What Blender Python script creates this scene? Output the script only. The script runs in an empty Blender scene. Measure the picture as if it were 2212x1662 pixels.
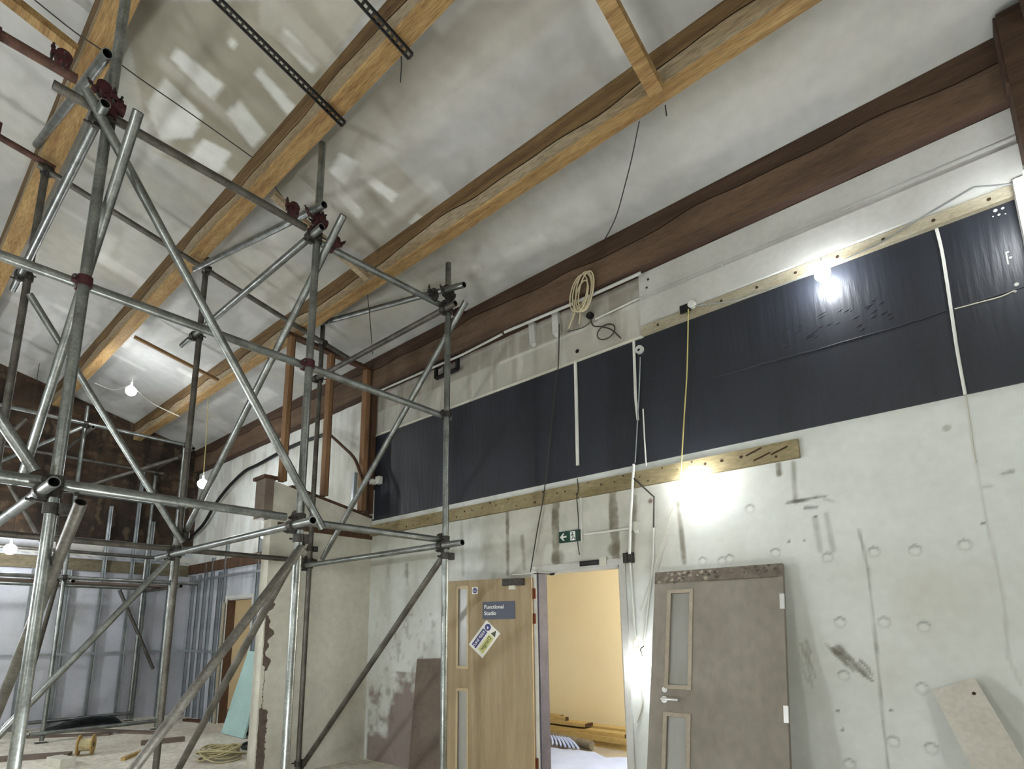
import bpy, math, random
import numpy as np
from mathutils import Vector, Matrix
random.seed(7)
C = bpy.context.scene.collection
scn = bpy.context.scene
PI = math.pi
# ------------------------------------------------------------------ camera
FW, FH = 2212., 1662.
CX, CY, F = 1085.2023, 1118.6967, 1237.2085          # principal point and focal length in pixels
R = np.array([[0.74854881, 0.13199022, 0.64981017],
              [0.66303464, -0.13756943, -0.73583947],
              [-0.00772959, 0.98165841, -0.19049152]])
CAM = np.array([0., 0., 1.6])
cd = bpy.data.cameras.new('camera'); cam = bpy.data.objects.new('camera', cd); C.objects.link(cam)
m = Matrix.Identity(4)
for i in range(3):
    for j in range(3): m[i][j] = R[i][j]
    m[i][3] = CAM[i]
cam.matrix_world = m
cd.sensor_fit = 'HORIZONTAL'; cd.sensor_width = 36.0
cd.lens = F * 36.0 / FW
cd.shift_x = (FW / 2 - CX) / FW; cd.shift_y = (CY - FH / 2) / FW
cd.clip_start = 0.05; cd.clip_end = 100
scn.camera = cam
# ------------------------------------------------------------------ world, exposure
w = bpy.data.worlds.new('world'); scn.world = w; w.use_nodes = True
w.node_tree.nodes['Background'].inputs[0].default_value = (0.05, 0.055, 0.065, 1)
w.node_tree.nodes['Background'].inputs[1].default_value = 1.0
scn.view_settings.view_transform = 'Standard'; scn.view_settings.look = 'None'
scn.view_settings.gamma = 1.0; scn.view_settings.use_curve_mapping = False
scn.view_settings.exposure = 1.5
scn.cycles.max_bounces = 6; scn.cycles.diffuse_bounces = 4; scn.cycles.glossy_bounces = 3
scn.cycles.sample_clamp_indirect = 4.0
COOL = (0.93, 0.97, 1.0); NEUT = (0.93, 1.0, 1.02); WARM = (1.0, 0.935, 0.80)
# unseen lamps added as fill light: name, position, watts, colour, radius, (shade style)
LAMPS = {
    'cam_left':  ((-5.5, -0.75, 1.9), 860, NEUT, 0.06),
    'cam_back':  ((-1.8, -3.2, 2.3), 85, NEUT, 0.20),
    'cam_right': ((2.7, -1.6, 2.2), 65, NEUT, 0.20),
    'cam_far':   ((-10.2, -1.2, 2.2), 1050, COOL, 0.12),
}
# ------------------------------------------------------------------ pixel -> point on a real plane
def ray(px, py): return R @ np.array([px - CX, -(py - CY), -F])
def at(px, py, axis, val):
    r = ray(px, py); t = (val - CAM[axis]) / r[axis]; return CAM + t * r
def hit(px, py, P0, n):
    r = ray(px, py); n = np.array(n, float); t = ((np.array(P0) - CAM) @ n) / (r @ n); return CAM + t * r
D = 4.6                       # the long wall stands at y = 4.6
ZC, SC, YC = 5.39, 0.25, 4.47   # ceiling: z = ZC + SC*(YC-y)
def zc(y): return ZC + SC * (YC - y)
def ceil_at(px, py):
    r = ray(px, py); t = (ZC + SC * YC - CAM[2]) / (r[2] + SC * r[1]); return CAM + t * r
# ------------------------------------------------------------------ materials
def lin(c): return tuple(((x / 255.) / 12.92 if x <= 10 else (((x / 255.) + .055) / 1.055) ** 2.4) for x in c)
MATS = {}
def mat(name, col, col2=None, rough=.8, metal=0., scale=6., detail=6., bump=.0, stretch=(1, 1, 1), spec=.3, fine=.0, contrast=.5, bscale=None, vcol=False):
    """mottled procedural surface; colours are sRGB 0-255"""
    if name in MATS: return MATS[name]
    mt = bpy.data.materials.new(name); mt.use_nodes = True; nt = mt.node_tree; N = nt.nodes; L = nt.links
    b = N['Principled BSDF']; b.inputs['Roughness'].default_value = rough; b.inputs['Metallic'].default_value = metal
    b.inputs['Specular IOR Level'].default_value = spec
    tc = N.new('ShaderNodeTexCoord'); mp = N.new('ShaderNodeMapping'); mp.inputs['Scale'].default_value = stretch
    L.new(tc.outputs['Object'], mp.inputs[0])
    nz = N.new('ShaderNodeTexNoise'); nz.inputs['Scale'].default_value = scale; nz.inputs['Detail'].default_value = detail
    L.new(mp.outputs[0], nz.inputs['Vector'])
    mr = N.new('ShaderNodeMapRange'); mr.inputs[1].default_value = .5 - contrast * .5; mr.inputs[2].default_value = .5 + contrast * .5
    L.new(nz.outputs['Fac'], mr.inputs[0])
    mx = N.new('ShaderNodeMix'); mx.data_type = 'RGBA'
    c1 = lin(col); c2 = lin(col2 if col2 else col)
    if vcol:
        at_ = N.new('ShaderNodeVertexColor'); at_.layer_name = 'Col'
        mul = N.new('ShaderNodeMix'); mul.data_type = 'RGBA'; mul.blend_type = 'MULTIPLY'; mul.inputs[0].default_value = 1
        L.new(at_.outputs[0], mul.inputs[6])
        mx.inputs[6].default_value = (*c1, 1); mx.inputs[7].default_value = (*c2, 1)
        L.new(mr.outputs[0], mx.inputs[0]); L.new(mx.outputs[2], mul.inputs[7]); out = mul.outputs[2]
    else:
        mx.inputs[6].default_value = (*c1, 1); mx.inputs[7].default_value = (*c2, 1)
        L.new(mr.outputs[0], mx.inputs[0]); out = mx.outputs[2]
    if fine > 0:
        n2 = N.new('ShaderNodeTexNoise'); n2.inputs['Scale'].default_value = scale * 9; n2.inputs['Detail'].default_value = 4
        L.new(mp.outputs[0], n2.inputs['Vector'])
        m2 = N.new('ShaderNodeMapRange'); m2.inputs[1].default_value = .3; m2.inputs[2].default_value = .7
        m2.inputs[3].default_value = 1 - fine; m2.inputs[4].default_value = 1 + fine * .5
        L.new(n2.outputs['Fac'], m2.inputs[0])
        mm = N.new('ShaderNodeMix'); mm.data_type = 'RGBA'; mm.blend_type = 'MULTIPLY'; mm.inputs[0].default_value = 1
        L.new(out, mm.inputs[6]); L.new(m2.outputs[0], mm.inputs[7]); out = mm.outputs[2]
    L.new(out, b.inputs['Base Color'])
    if bump > 0:
        n3 = N.new('ShaderNodeTexNoise'); n3.inputs['Scale'].default_value = bscale or scale * 4; n3.inputs['Detail'].default_value = 5
        L.new(mp.outputs[0], n3.inputs['Vector'])
        bp = N.new('ShaderNodeBump'); bp.inputs['Strength'].default_value = bump; bp.inputs['Distance'].default_value = .01
        L.new(n3.outputs['Fac'], bp.inputs['Height']); L.new(bp.outputs[0], b.inputs['Normal'])
    MATS[name] = mt; return mt
def emis(name, col, strength):
    if name in MATS: return MATS[name]
    mt = bpy.data.materials.new(name); mt.use_nodes = True; b = mt.node_tree.nodes['Principled BSDF']
    b.inputs['Base Color'].default_value = (*col, 1)
    b.inputs['Emission Color'].default_value = (*col, 1); b.inputs['Emission Strength'].default_value = strength
    MATS[name] = mt; return mt
def glass(name, col=(200, 210, 205)):
    if name in MATS: return MATS[name]
    mt = bpy.data.materials.new(name); mt.use_nodes = True; b = mt.node_tree.nodes['Principled BSDF']
    b.inputs['Base Color'].default_value = (*lin(col), 1); b.inputs['Roughness'].default_value = .12
    b.inputs['Transmission Weight'].default_value = .75; b.inputs['IOR'].default_value = 1.45
    MATS[name] = mt; return mt
WOOD = mat('beam_brown', (122, 98, 64), (90, 69, 44), .8, scale=3, stretch=(.35, 5, 5), fine=.4, bump=.3, contrast=.3)
WOODG = mat('beam_grey_tan', (158, 144, 120), (138, 118, 90), .85, scale=3, stretch=(.5, 3, 3), fine=.4, bump=.25, contrast=.3)
WOODO = mat('beam_orange_tan', (160, 132, 88), (132, 102, 64), .8, scale=3, stretch=(.4, 5, 5), fine=.4, bump=.25, contrast=.3)
WOODD = mat('beam_dark', (78, 58, 42), (48, 35, 26), .8, scale=3, stretch=(.35, 5, 5), fine=.3, bump=.3, contrast=.5)
WOODDG = mat('beam_dark_grey', (104, 84, 66), (70, 54, 42), .85, scale=3, stretch=(.5, 3, 3), fine=.25, bump=.25)
WOODDR = mat('beam_dark_red', (74, 54, 43), (52, 39, 31), .8, scale=3, stretch=(.4, 5, 5), fine=.25, bump=.25)
CRACK = mat('crack', (40, 26, 14), rough=.95)
NOG = mat('noggin_wood', (132, 104, 68), (104, 78, 48), .8, scale=5, stretch=(5, .5, 5), fine=.25, bump=.2)
STUDW = mat('stud_wood', (140, 108, 76), (100, 72, 48), .8, scale=5, stretch=(5, 5, .5), fine=.25, bump=.2)
STUDD = mat('stud_wood_dark', (88, 64, 46), (60, 42, 30), .8, scale=5, stretch=(5, 5, .5), fine=.25, bump=.2)
PLANK = mat('batten_wood', (146, 134, 104), (114, 102, 72), .85, scale=2.2, stretch=(.8, 3, 3), fine=.25, bump=.2)
BATT2 = mat('grey_brown_batten', (112, 104, 84), (84, 76, 60), .9, scale=2, stretch=(1, .8, 3), fine=.3)
FILLET = mat('fillet_wood', (166, 160, 142), (136, 126, 104), .85, scale=4, stretch=(.8, 3, 3), fine=.25)
PALE = mat('pale_wood', (190, 160, 105), (150, 122, 72), .8, scale=4, stretch=(.5, 5, 5), fine=.2, bump=.15)
STACKW = mat('stack_wood', (190, 170, 122), (150, 130, 86), .8, scale=4, stretch=(.4, 5, 5), fine=.3, bump=.15)
ENDG = mat('end_grain', (64, 46, 28), (40, 28, 18), .9, scale=30)
STEEL = mat('galvanised_tube', (154, 158, 155), (98, 101, 97), .36, .85, scale=7, detail=8, fine=.25, spec=.5, bump=.12, contrast=.5)
STEELD = mat('dirty_tube', (104, 101, 94), (70, 66, 60), .5, .55, scale=7, detail=8, fine=.3, spec=.4, bump=.1, contrast=.4)
STEELR = mat('rusty_tube', (104, 74, 62), (58, 42, 38), .7, .3, scale=12, fine=.3, bump=.2)
INNER = mat('tube_inside', (14, 13, 12), rough=.9)
CLAMPR = mat('coupler_maroon', (84, 44, 46), (46, 28, 28), .6, .4, scale=40, fine=.3)
CLAMPK = mat('coupler_dark', (78, 74, 70), (42, 40, 38), .55, .6, scale=40, fine=.3)
STUDM = mat('galvanised_stud', (176, 182, 184), (142, 148, 152), .35, .75, scale=5, fine=.12, spec=.5)
BLACK = mat('black_plastic', (16, 16, 17), (24, 24, 24), .5)
DARKC = mat('dark_cable', (52, 50, 46), rough=.6)
WHITEP = mat('white_plastic', (206, 206, 200), (190, 190, 182), .5, scale=10)
CREAM = mat('cream_cable', (200, 190, 160), (176, 164, 134), .6, scale=10)
YELL = mat('yellow_cable', (178, 166, 104), rough=.6)
WPAINT = mat('white_paint', (188, 188, 184), (168, 167, 162), .7, scale=2.5, fine=.06, bump=.08)
PLAST = mat('plaster_taupe', (202, 200, 187), (174, 170, 156), .9, scale=1.2, fine=.1, bump=.25, bscale=30)
BAND = mat('band_paint', (36, 40, 49), (26, 29, 36), .45, scale=1.6, detail=4, spec=.5, fine=.12, bump=.5, bscale=14, stretch=(2, 1, .25), contrast=.45)
OAK = mat('oak_leaf', (150, 134, 106), (130, 112, 84), .55, scale=4, stretch=(5, 5, .35), fine=.12)
OAKL = mat('oak_bead', (176, 160, 130), (158, 140, 108), .6, scale=5, fine=.1)
DUSTY = mat('dusty_leaf', (138, 132, 122), (118, 111, 100), .85, scale=2, stretch=(1, 1, .6), fine=.12)
DUSTD = mat('dusty_leaf_dark', (120, 110, 98), (88, 80, 72), .9, scale=14, fine=.3)
CRACK2 = mat('grime', (84, 78, 70), (70, 64, 58), .95, scale=20)
DUSTL = mat('dusty_bead', (166, 156, 140), (140, 130, 114), .8, scale=5, fine=.1)
GLAZ = mat('reflection_glazing', (150, 150, 148), (128, 124, 116), .3, scale=3, stretch=(2, 2, .5), spec=.6)  # pale grey reflection put into the glass colour
LINING = mat('purple_lining', (80, 79, 92), (60, 59, 70), .7, scale=5, fine=.2)
CHROME = mat('chrome', (225, 225, 225), rough=.3, metal=.6, spec=.8)
HINGE = mat('hinge_brass', (124, 72, 50), (80, 48, 36), .5, .5, scale=30)
SIGNG = mat('sign_grey', (72, 76, 90), (62, 66, 80), .45, scale=5)
SIGNW = mat('sign_white', (208, 206, 198), rough=.5)
SIGNB = mat('sign_blue', (56, 58, 110), rough=.5)
SIGNY = mat('sign_yellow', (176, 174, 112), rough=.55)
SIGNGR = mat('sign_green', (28, 66, 52), (22, 50, 42), .45, scale=8)
LETW = mat('letter_white', (214, 214, 210), rough=.6)
LETG = mat('letter_dark', (66, 74, 50), rough=.6)
BRK = mat('broken_edge', (112, 100, 90), (78, 68, 62), .95, scale=14, fine=.4)
TEAL = mat('teal_board', (168, 196, 192), (152, 180, 176), .85, scale=3, fine=.06)
BOARDB = mat('brown_board', (116, 104, 94), (96, 84, 76), .85, scale=3, fine=.12)
BOARDW = mat('white_board', (186, 182, 172), (168, 162, 150), .85, scale=4, fine=.1)
SHEET = mat('dust_sheet', (190, 206, 250), (172, 190, 240), .85, scale=3, fine=.05)
ROLLG = mat('grey_roll', (120, 116, 110), (92, 88, 82), .8, scale=8, fine=.2)
POLY = mat('black_polythene', (12, 12, 14), rough=.35)
ROPE = mat('rope_yellow', (196, 186, 150), (156, 144, 104), .9, scale=30)
PLY = mat('orange_ply', (178, 116, 52), (140, 82, 34), .75, scale=4, stretch=(1, 1, .3), fine=.2)
WARMW = mat('cream_wall', (228, 220, 196), (224, 214, 188), .9, scale=1.5)
ROOMF = mat('back_room_floor', (170, 166, 160), (128, 124, 122), .9, scale=2)
CONC = mat('floor_concrete', (228, 222, 208), (184, 176, 160), .92, scale=1.6, fine=.25, bump=.5, bscale=14, contrast=.5)
# ------------------------------------------------------------------ mesh helpers
class MB:
    def __init__(s): s.v = []; s.f = []; s.mi = []; s.sm = []; s.mats = []
    def _m(s, mt):
        if mt not in s.mats: s.mats.append(mt)
        return s.mats.index(mt)
    def add(s, vs, fs, mt, smooth=False):
        o = len(s.v); k = s._m(mt)
        s.v += [tuple(float(c) for c in p) for p in vs]
        for f in fs: s.f.append([o + i for i in f]); s.mi.append(k); s.sm.append(smooth)
        return s
    def box(s, x0, x1, y0, y1, z0, z1, mt):
        v = [(x, y, z) for z in (z0, z1) for y in (y0, y1) for x in (x0, x1)]
        return s.add(v, [(0, 2, 3, 1), (4, 5, 7, 6), (0, 1, 5, 4), (2, 6, 7, 3), (0, 4, 6, 2), (1, 3, 7, 5)], mt)
    def obox(s, c, ax, mt):           # ax: three half-axis vectors
        c = np.array(c, float); a, b, d = [np.array(q, float) for q in ax]
        v = [c + i * a + j * b + k * d for k in (-1, 1) for j in (-1, 1) for i in (-1, 1)]
        return s.add(v, [(0, 2, 3, 1), (4, 5, 7, 6), (0, 1, 5, 4), (2, 6, 7, 3), (0, 4, 6, 2), (1, 3, 7, 5)], mt)
    def bar(s, p, q, wd, ht, mt, up=(0, 0, 1)):   # rectangular bar p->q
        p = np.array(p, float); q = np.array(q, float); d = q - p; L = np.linalg.norm(d); d /= L
        u = np.array(up, float); u = u - d * (u @ d); u /= np.linalg.norm(u); sd = np.cross(d, u)
        return s.obox((p + q) / 2, (d * L / 2, sd * wd / 2, u * ht / 2), mt)
    def prism(s, poly, off, mt):      # poly: 3-D loop, extruded by off
        n = len(poly); a = [np.array(p, float) for p in poly]; o = np.array(off, float)
        v = a + [p + o for p in a]
        return s.add(v, [tuple(range(n))[::-1], tuple(range(n, 2 * n))] + [(i, (i + 1) % n, n + (i + 1) % n, n + i) for i in range(n)], mt)
    def tube(s, pts, r, mt, seg=10, closed=False, cap=True, hollow=None):
        P = [np.array(p, float) for p in pts]; n = len(P); rings = []
        up = None
        for i in range(n):
            if closed: t = P[(i + 1) % n] - P[i - 1]
            else: t = P[min(i + 1, n - 1)] - P[max(i - 1, 0)]
            t = t / (np.linalg.norm(t) + 1e-12)
            if up is None:
                up = np.array([0, 0, 1.]) if abs(t[2]) < .9 else np.array([1., 0, 0])
            u = up - t * (up @ t); u /= np.linalg.norm(u); w_ = np.cross(t, u); up = u
            rr = r[i] if isinstance(r, (list, tuple)) else r
            rings.append([P[i] + rr * (math.cos(2 * PI * k / seg) * u + math.sin(2 * PI * k / seg) * w_) for k in range(seg)])
        v = [p for rg in rings for p in rg]; fs = []
        for i in range(n if closed else n - 1):
            a = i * seg; b = ((i + 1) % n) * seg
            for k in range(seg): fs.append((a + k, a + (k + 1) % seg, b + (k + 1) % seg, b + k))
        s.add(v, fs, mt, True)
        if not closed and hollow:
            d = P[-1] - P[0]
            for e, sg in ((0, 1), (n - 1, -1)):
                t = (P[min(e + 1, n - 1)] - P[max(e - 1, 0)]); t /= np.linalg.norm(t)
                c = P[e]; outer = rings[e]; inr = [c + (p - c) * .82 for p in outer]; dp = [p + sg * t * .10 for p in inr]
                vv = list(outer) + inr + dp
                s.add(vv, [(k, (k + 1) % seg, seg + (k + 1) % seg, seg + k) for k in range(seg)], mt)
                s.add(inr + dp, [(k, (k + 1) % seg, seg + (k + 1) % seg, seg + k) for k in range(seg)] + [tuple(range(seg, 2 * seg))], INNER)
        elif not closed and cap:
            s.add(rings[0], [tuple(range(seg))[::-1]], mt); s.add(rings[-1], [tuple(range(seg))], mt)
        return s
    def ball(s, c, r, mt, n=12, sc=(1, 1, 1)):
        v = []; fs = []
        for i in range(n // 2 + 1):
            th = PI * i / (n // 2)
            for k in range(n):
                ph = 2 * PI * k / n
                v.append((c[0] + r * sc[0] * math.sin(th) * math.cos(ph), c[1] + r * sc[1] * math.sin(th) * math.sin(ph), c[2] + r * sc[2] * math.cos(th)))
        for i in range(n // 2):
            for k in range(n): fs.append((i * n + k, i * n + (k + 1) % n, (i + 1) * n + (k + 1) % n, (i + 1) * n + k))
        return s.add(v, fs, mt, True)
    def build(s, name, parent=None, base=None):
        V = np.array(s.v)
        if base is None:
            lo, hi = V.min(0), V.max(0); base = np.array([(lo[0] + hi[0]) / 2, (lo[1] + hi[1]) / 2, lo[2]])
        base = np.array(base, float)
        me = bpy.data.meshes.new(name); me.from_pydata((V - base).tolist(), [], s.f)
        for mt in s.mats: me.materials.append(mt)
        me.polygons.foreach_set('material_index', s.mi); me.polygons.foreach_set('use_smooth', s.sm); me.update()
        import bmesh
        bm = bmesh.new(); bm.from_mesh(me)
        bmesh.ops.recalc_face_normals(bm, faces=bm.faces); bm.to_mesh(me); bm.free()
        o = bpy.data.objects.new(name, me); C.objects.link(o)
        if parent is not None:
            o.parent = parent; pw = np.array(parent.get('_b', (0, 0, 0)))
            o.location = base - pw
        else: o.location = base
        o['_b'] = tuple(float(x) for x in base)
        return o
def tag(o, label=None, cat=None, group=None, kind=None):
    if label: o['label'] = label
    if cat: o['category'] = cat
    if group: o['group'] = group
    if kind: o['kind'] = kind
    return o
def empty(name, loc, label=None, cat=None, group=None, kind=None):
    o = bpy.data.objects.new(name, None); C.objects.link(o); o.location = loc; o.empty_display_size = .1
    o['_b'] = tuple(float(x) for x in loc)
    return tag(o, label, cat, group, kind)
def copy_tree(o, parent=None):
    c = o.copy(); C.objects.link(c)
    if parent is not None: c.parent = parent
    for ch in list(o.children): copy_tree(ch, c)
    return c
def text_mesh(mb, s, origin, ux, uz, size, mt, depth=.002, normal=None, align='LEFT', spacing=1.0):
    cu = bpy.data.curves.new('t', 'FONT'); cu.body = s; cu.size = size; cu.extrude = depth / 2; cu.align_x = align; cu.resolution_u = 3
    cu.space_character = spacing; cu.offset = size * .012
    ob = bpy.data.objects.new('t', cu); C.objects.link(ob)
    dg = bpy.context.evaluated_depsgraph_get(); dg.update()
    me = bpy.data.meshes.new_from_object(ob.evaluated_get(dg))
    ux = np.array(ux, float); ux /= np.linalg.norm(ux); uz = np.array(uz, float); uz /= np.linalg.norm(uz)
    nn = np.cross(ux, uz)
    vs = [np.array(origin) + ux * v.co.x + uz * v.co.y + nn * v.co.z for v in me.vertices]
    mb.add(vs, [tuple(p.vertices) for p in me.polygons], mt)
    bpy.data.objects.remove(ob); bpy.data.curves.remove(cu); bpy.data.meshes.remove(me)
def smooth_path(pts, n=6):
    P = [np.array(p, float) for p in pts]; out = []
    for i in range(len(P) - 1):
        p0 = P[max(i - 1, 0)]; p1 = P[i]; p2 = P[i + 1]; p3 = P[min(i + 2, len(P) - 1)]
        for k in range(n):
            t = k / n
            out.append(.5 * ((2 * p1) + (-p0 + p2) * t + (2 * p0 - 5 * p1 + 4 * p2 - p3) * t * t + (-p0 + 3 * p1 - 3 * p2 + p3) * t ** 3))
    out.append(P[-1]); return out
def cable(name, pts, r, mt, label, cat='cable', group=None, n=6, parent=None):
    mb = MB(); mb.tube(smooth_path(pts, n), r, mt, 7)
    o = mb.build(name, parent)
    if parent is None: tag(o, label, cat, group)
    return o
def wpx(l, y=D): return [at(a, b, 1, y) for a, b in l]
# value noise for painted-on dirt (albedo only)
rng = np.random.RandomState(3)
def vnoise(X, Y, s, seed=0):
    r_ = np.random.RandomState(seed); G = r_.rand(256, 256)
    x = X * s + 1000; y = Y * s + 1000
    xi = np.floor(x).astype(int); yi = np.floor(y).astype(int); fx = x - xi; fy = y - yi
    fx = fx * fx * (3 - 2 * fx); fy = fy * fy * (3 - 2 * fy)
    g = lambda a, b: G[a % 256, b % 256]
    return (g(xi, yi) * (1 - fx) + g(xi + 1, yi) * fx) * (1 - fy) + (g(xi, yi + 1) * (1 - fx) + g(xi + 1, yi + 1) * fx) * fy
def fbm(X, Y, s, seed=0, o=4): return sum(vnoise(X, Y, s * 2 ** k, seed + k) * .5 ** k for k in range(o)) / sum(.5 ** k for k in range(o))
def sstep(a, b, x): t = np.clip((x - a) / (b - a), 0, 1); return t * t * (3 - 2 * t)
def inpoly(X, Y, poly, soft=.011):
    return sum(inpoly1(X + a, Y + b, poly) * 1. for a, b in ((0, 0), (soft, soft), (-soft, soft), (soft, -soft), (-soft, -soft))) / 5
def inpoly1(X, Y, poly):
    m_ = np.zeros(X.shape, bool); n = len(poly); j = n - 1
    for i in range(n):
        xi, yi = poly[i]; xj, yj = poly[j]
        c = ((yi > Y) != (yj > Y)) & (X < (xj - xi) * (Y - yi) / (yj - yi + 1e-12) + xi); m_ ^= c; j = i
    return m_
class Paint:
    def __init__(s, X, Y, base): s.X = X; s.Y = Y; s.c = np.ones(X.shape + (3,)) * np.array(lin(base)); s.n = np.clip(.35 + 1.15 * fbm(X, Y, 11, 200, 3), 0, 1.15) if X.size < 900000 else 1.
    def mix(s, m_, col, a=1.): m_ = np.clip(m_ * a, 0, 1)[..., None]; s.c = s.c * (1 - m_) + np.array(lin(col)) * m_
    def rect(s, x0, x1, y0, y1, col, a=1., soft=.02):
        m_ = sstep(x0 - soft, x0 + soft, s.X) * (1 - sstep(x1 - soft, x1 + soft, s.X)) * sstep(y0 - soft, y0 + soft, s.Y) * (1 - sstep(y1 - soft, y1 + soft, s.Y)); s.mix(m_, col, a)
    def seg(s, p, q, w_, col, a=1., soft=.01):
        p = np.array(p); q = np.array(q); d = q - p; L2 = d @ d
        t = np.clip(((s.X - p[0]) * d[0] + (s.Y - p[1]) * d[1]) / L2, 0, 1)
        dist = np.hypot(s.X - p[0] - t * d[0], s.Y - p[1] - t * d[1]) + (1 - s.n) * w_ * .45; s.mix((1 - sstep(w_ / 2, w_ / 2 + soft, dist)) * s.n, col, a)
    def line(s, pts, w_, col, a=1., soft=.01):
        for i in range(len(pts) - 1): s.seg(pts[i], pts[i + 1], w_, col, a, soft)
    def ring(s, c, r, w_, col, a=1.): s.mix(1 - sstep(w_ / 2, w_ / 2 + .012, np.abs(np.hypot(s.X - c[0], s.Y - c[1]) - r)), col, a)
    def blob(s, c, r, col, a=1., k=.5): s.mix(1 - sstep(r * k, r, np.hypot(s.X - c[0], s.Y - c[1])), col, a)
def grid_obj(name, xs, ys, place, colf, mt, skip=None, thick=0.15, off=(0, 1, 0)):
    """surface through a grid of parameters with albedo per vertex; skip = openings; closed by a back face"""
    X, Y = np.meshgrid(xs, ys, indexing='ij'); P = place(X, Y); nx, ny = X.shape
    V = P.reshape(-1, 3); idx = np.arange(nx * ny).reshape(nx, ny)
    a = idx[:-1, :-1]; b = idx[1:, :-1]; c = idx[1:, 1:]; d = idx[:-1, 1:]
    Q = np.stack([a, b, c, d], -1).reshape(-1, 4)
    if skip is not None:
        mx_ = (X[:-1, :-1] + X[1:, 1:]) / 2; my_ = (Y[:-1, :-1] + Y[1:, 1:]) / 2
        keep = ~skip(mx_, my_); Q = Q[keep.reshape(-1)]
    me = bpy.data.meshes.new(name)
    nb = len(V); offv = np.array(off) * thick
    # back: coarse copy of the same faces only at the four corners is not enough with openings, so use a solidify
    me.vertices.add(nb); me.vertices.foreach_set('co', V.astype(np.float32).reshape(-1))
    me.loops.add(len(Q) * 4); me.loops.foreach_set('vertex_index', Q.astype(np.int32).reshape(-1))
    me.polygons.add(len(Q)); me.polygons.foreach_set('loop_start', np.arange(0, len(Q) * 4, 4, dtype=np.int32))
    me.update(calc_edges=True); me.validate()
    col = colf(X, Y); ca = me.color_attributes.new('Col', 'FLOAT_COLOR', 'POINT')
    cc = np.concatenate([col.reshape(-1, 3), np.ones((nb, 1))], 1).astype(np.float32); ca.data.foreach_set('color', cc.reshape(-1))
    me.materials.append(mt); o = bpy.data.objects.new(name, me); C.objects.link(o); o['kind'] = 'structure'
    return o
def struct(o): o['kind'] = 'structure'; return o
def fineaxis(lo, hi, flo, fhi, fine, coarse, extra=()):
    a = list(np.arange(lo, flo, coarse)) + list(np.arange(flo, fhi, fine)) + list(np.arange(fhi, hi, coarse)) + [hi] + list(extra)
    return np.array(sorted(set(np.round(a, 4))))
# ================================================================== SETTING
XL, XR, YB = -12.7, 3.6, -6.2
VC = mat('painted_plaster', (255, 255, 255), (238, 237, 233), .85, scale=1.6, fine=.05, bump=.15, bscale=25, vcol=True, spec=.25)
VCC = mat('ceiling_board', (255, 255, 255), (236, 235, 232), .9, scale=1.0, fine=.07, bump=.05, vcol=True, spec=.2)
# floor
mb = MB(); mb.box(XL - .2, XR + .2, YB - .2, D + .2, -.2, 0, CONC); struct(mb.build('floor'))
# ---- ceiling
def ceil_col(X, Y):
    p = Paint(X, Y, (162, 162, 160))
    n = fbm(X, Y, .8, 5); p.mix(sstep(.5, .75, n), (176, 172, 160), .7)
    n = fbm(X * .6, Y * 2, 1.2, 25); p.mix(sstep(.52, .62, n), (196, 196, 194), .5)
    cp = lambda l: [tuple(ceil_at(a, b)[:2]) for a, b in l]
    # raw taupe plasterboard bay between the first two beams, and dull bay edges
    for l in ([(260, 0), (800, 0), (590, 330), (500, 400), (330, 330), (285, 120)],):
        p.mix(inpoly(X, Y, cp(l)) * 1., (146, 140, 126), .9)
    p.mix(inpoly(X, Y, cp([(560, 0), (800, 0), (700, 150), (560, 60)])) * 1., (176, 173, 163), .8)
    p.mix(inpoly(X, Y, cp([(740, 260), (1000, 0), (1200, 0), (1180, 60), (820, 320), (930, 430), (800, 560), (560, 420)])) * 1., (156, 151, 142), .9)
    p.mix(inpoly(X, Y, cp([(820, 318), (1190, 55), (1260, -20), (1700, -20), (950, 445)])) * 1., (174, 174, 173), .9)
    for l in ([(384, 104), (482, 182), (458, 216), (367, 125)], [(357, 168), (438, 249), (415, 297), (347, 303), (317, 226)],
              [(519, 216), (575, 290), (545, 320), (490, 245)], [(560, 145), (640, 232), (622, 250), (550, 160)],
              [(800, 378), (860, 420), (846, 438), (775, 380)], [(729, 396), (785, 458), (774, 476), (724, 420)],
              [(500, 80), (512, 92), (505, 110), (492, 95)], [(618, 60), (690, 140), (672, 160), (600, 80)], [(440, 300), (500, 330), (470, 380), (400, 350)],
              [(735, 330), (775, 350), (745, 400), (712, 372)], [(900, 460), (930, 480), (910, 500), (885, 482)],
              [(1030, 565), (1050, 590), (1035, 600), (1018, 575)], [(1080, 545), (1170, 500), (1180, 520), (1090, 560)]):
        p.mix(inpoly(X, Y, cp(l)) * 1., (208, 209, 206), .95)
    for l in ([(430, 380), (650, 350), (655, 362), (440, 400)], [(540, 180), (640, 290), (625, 310), (520, 200)], [(600, 60), (720, 150), (705, 165), (590, 80)]):
        p.mix(inpoly(X, Y, cp(l)) * 1., (156, 150, 138), .6)
    # scattered skim patches, in the direction of the boards
    r_ = np.random.RandomState(11)
    for k in range(60):
        cx = r_.uniform(-12, -1.5); cy = r_.uniform(.8, 4.3); lx, ly = r_.uniform(.08, .5), r_.uniform(.03, .12)
        if r_.rand() < .5: lx, ly = ly, lx
        p.rect(cx - lx, cx + lx, cy - ly, cy + ly, [(218, 218, 215), (168, 163, 153)][r_.randint(2)], r_.uniform(.2, .5), .04)
    # dull strip where an old beam casing was, parallel with the beams
    p.rect(-6, 3, 2.55, 2.8, (184, 181, 175), .6, .06); p.rect(-4.2, 3, 3.9, 4.25, (186, 184, 180), .6, .08)
    return p.c
xs = fineaxis(XL, XR, -6.4, -1.0, .02, .05); ys = fineaxis(YB, D, .4, 3.5, .02, .06)
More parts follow.
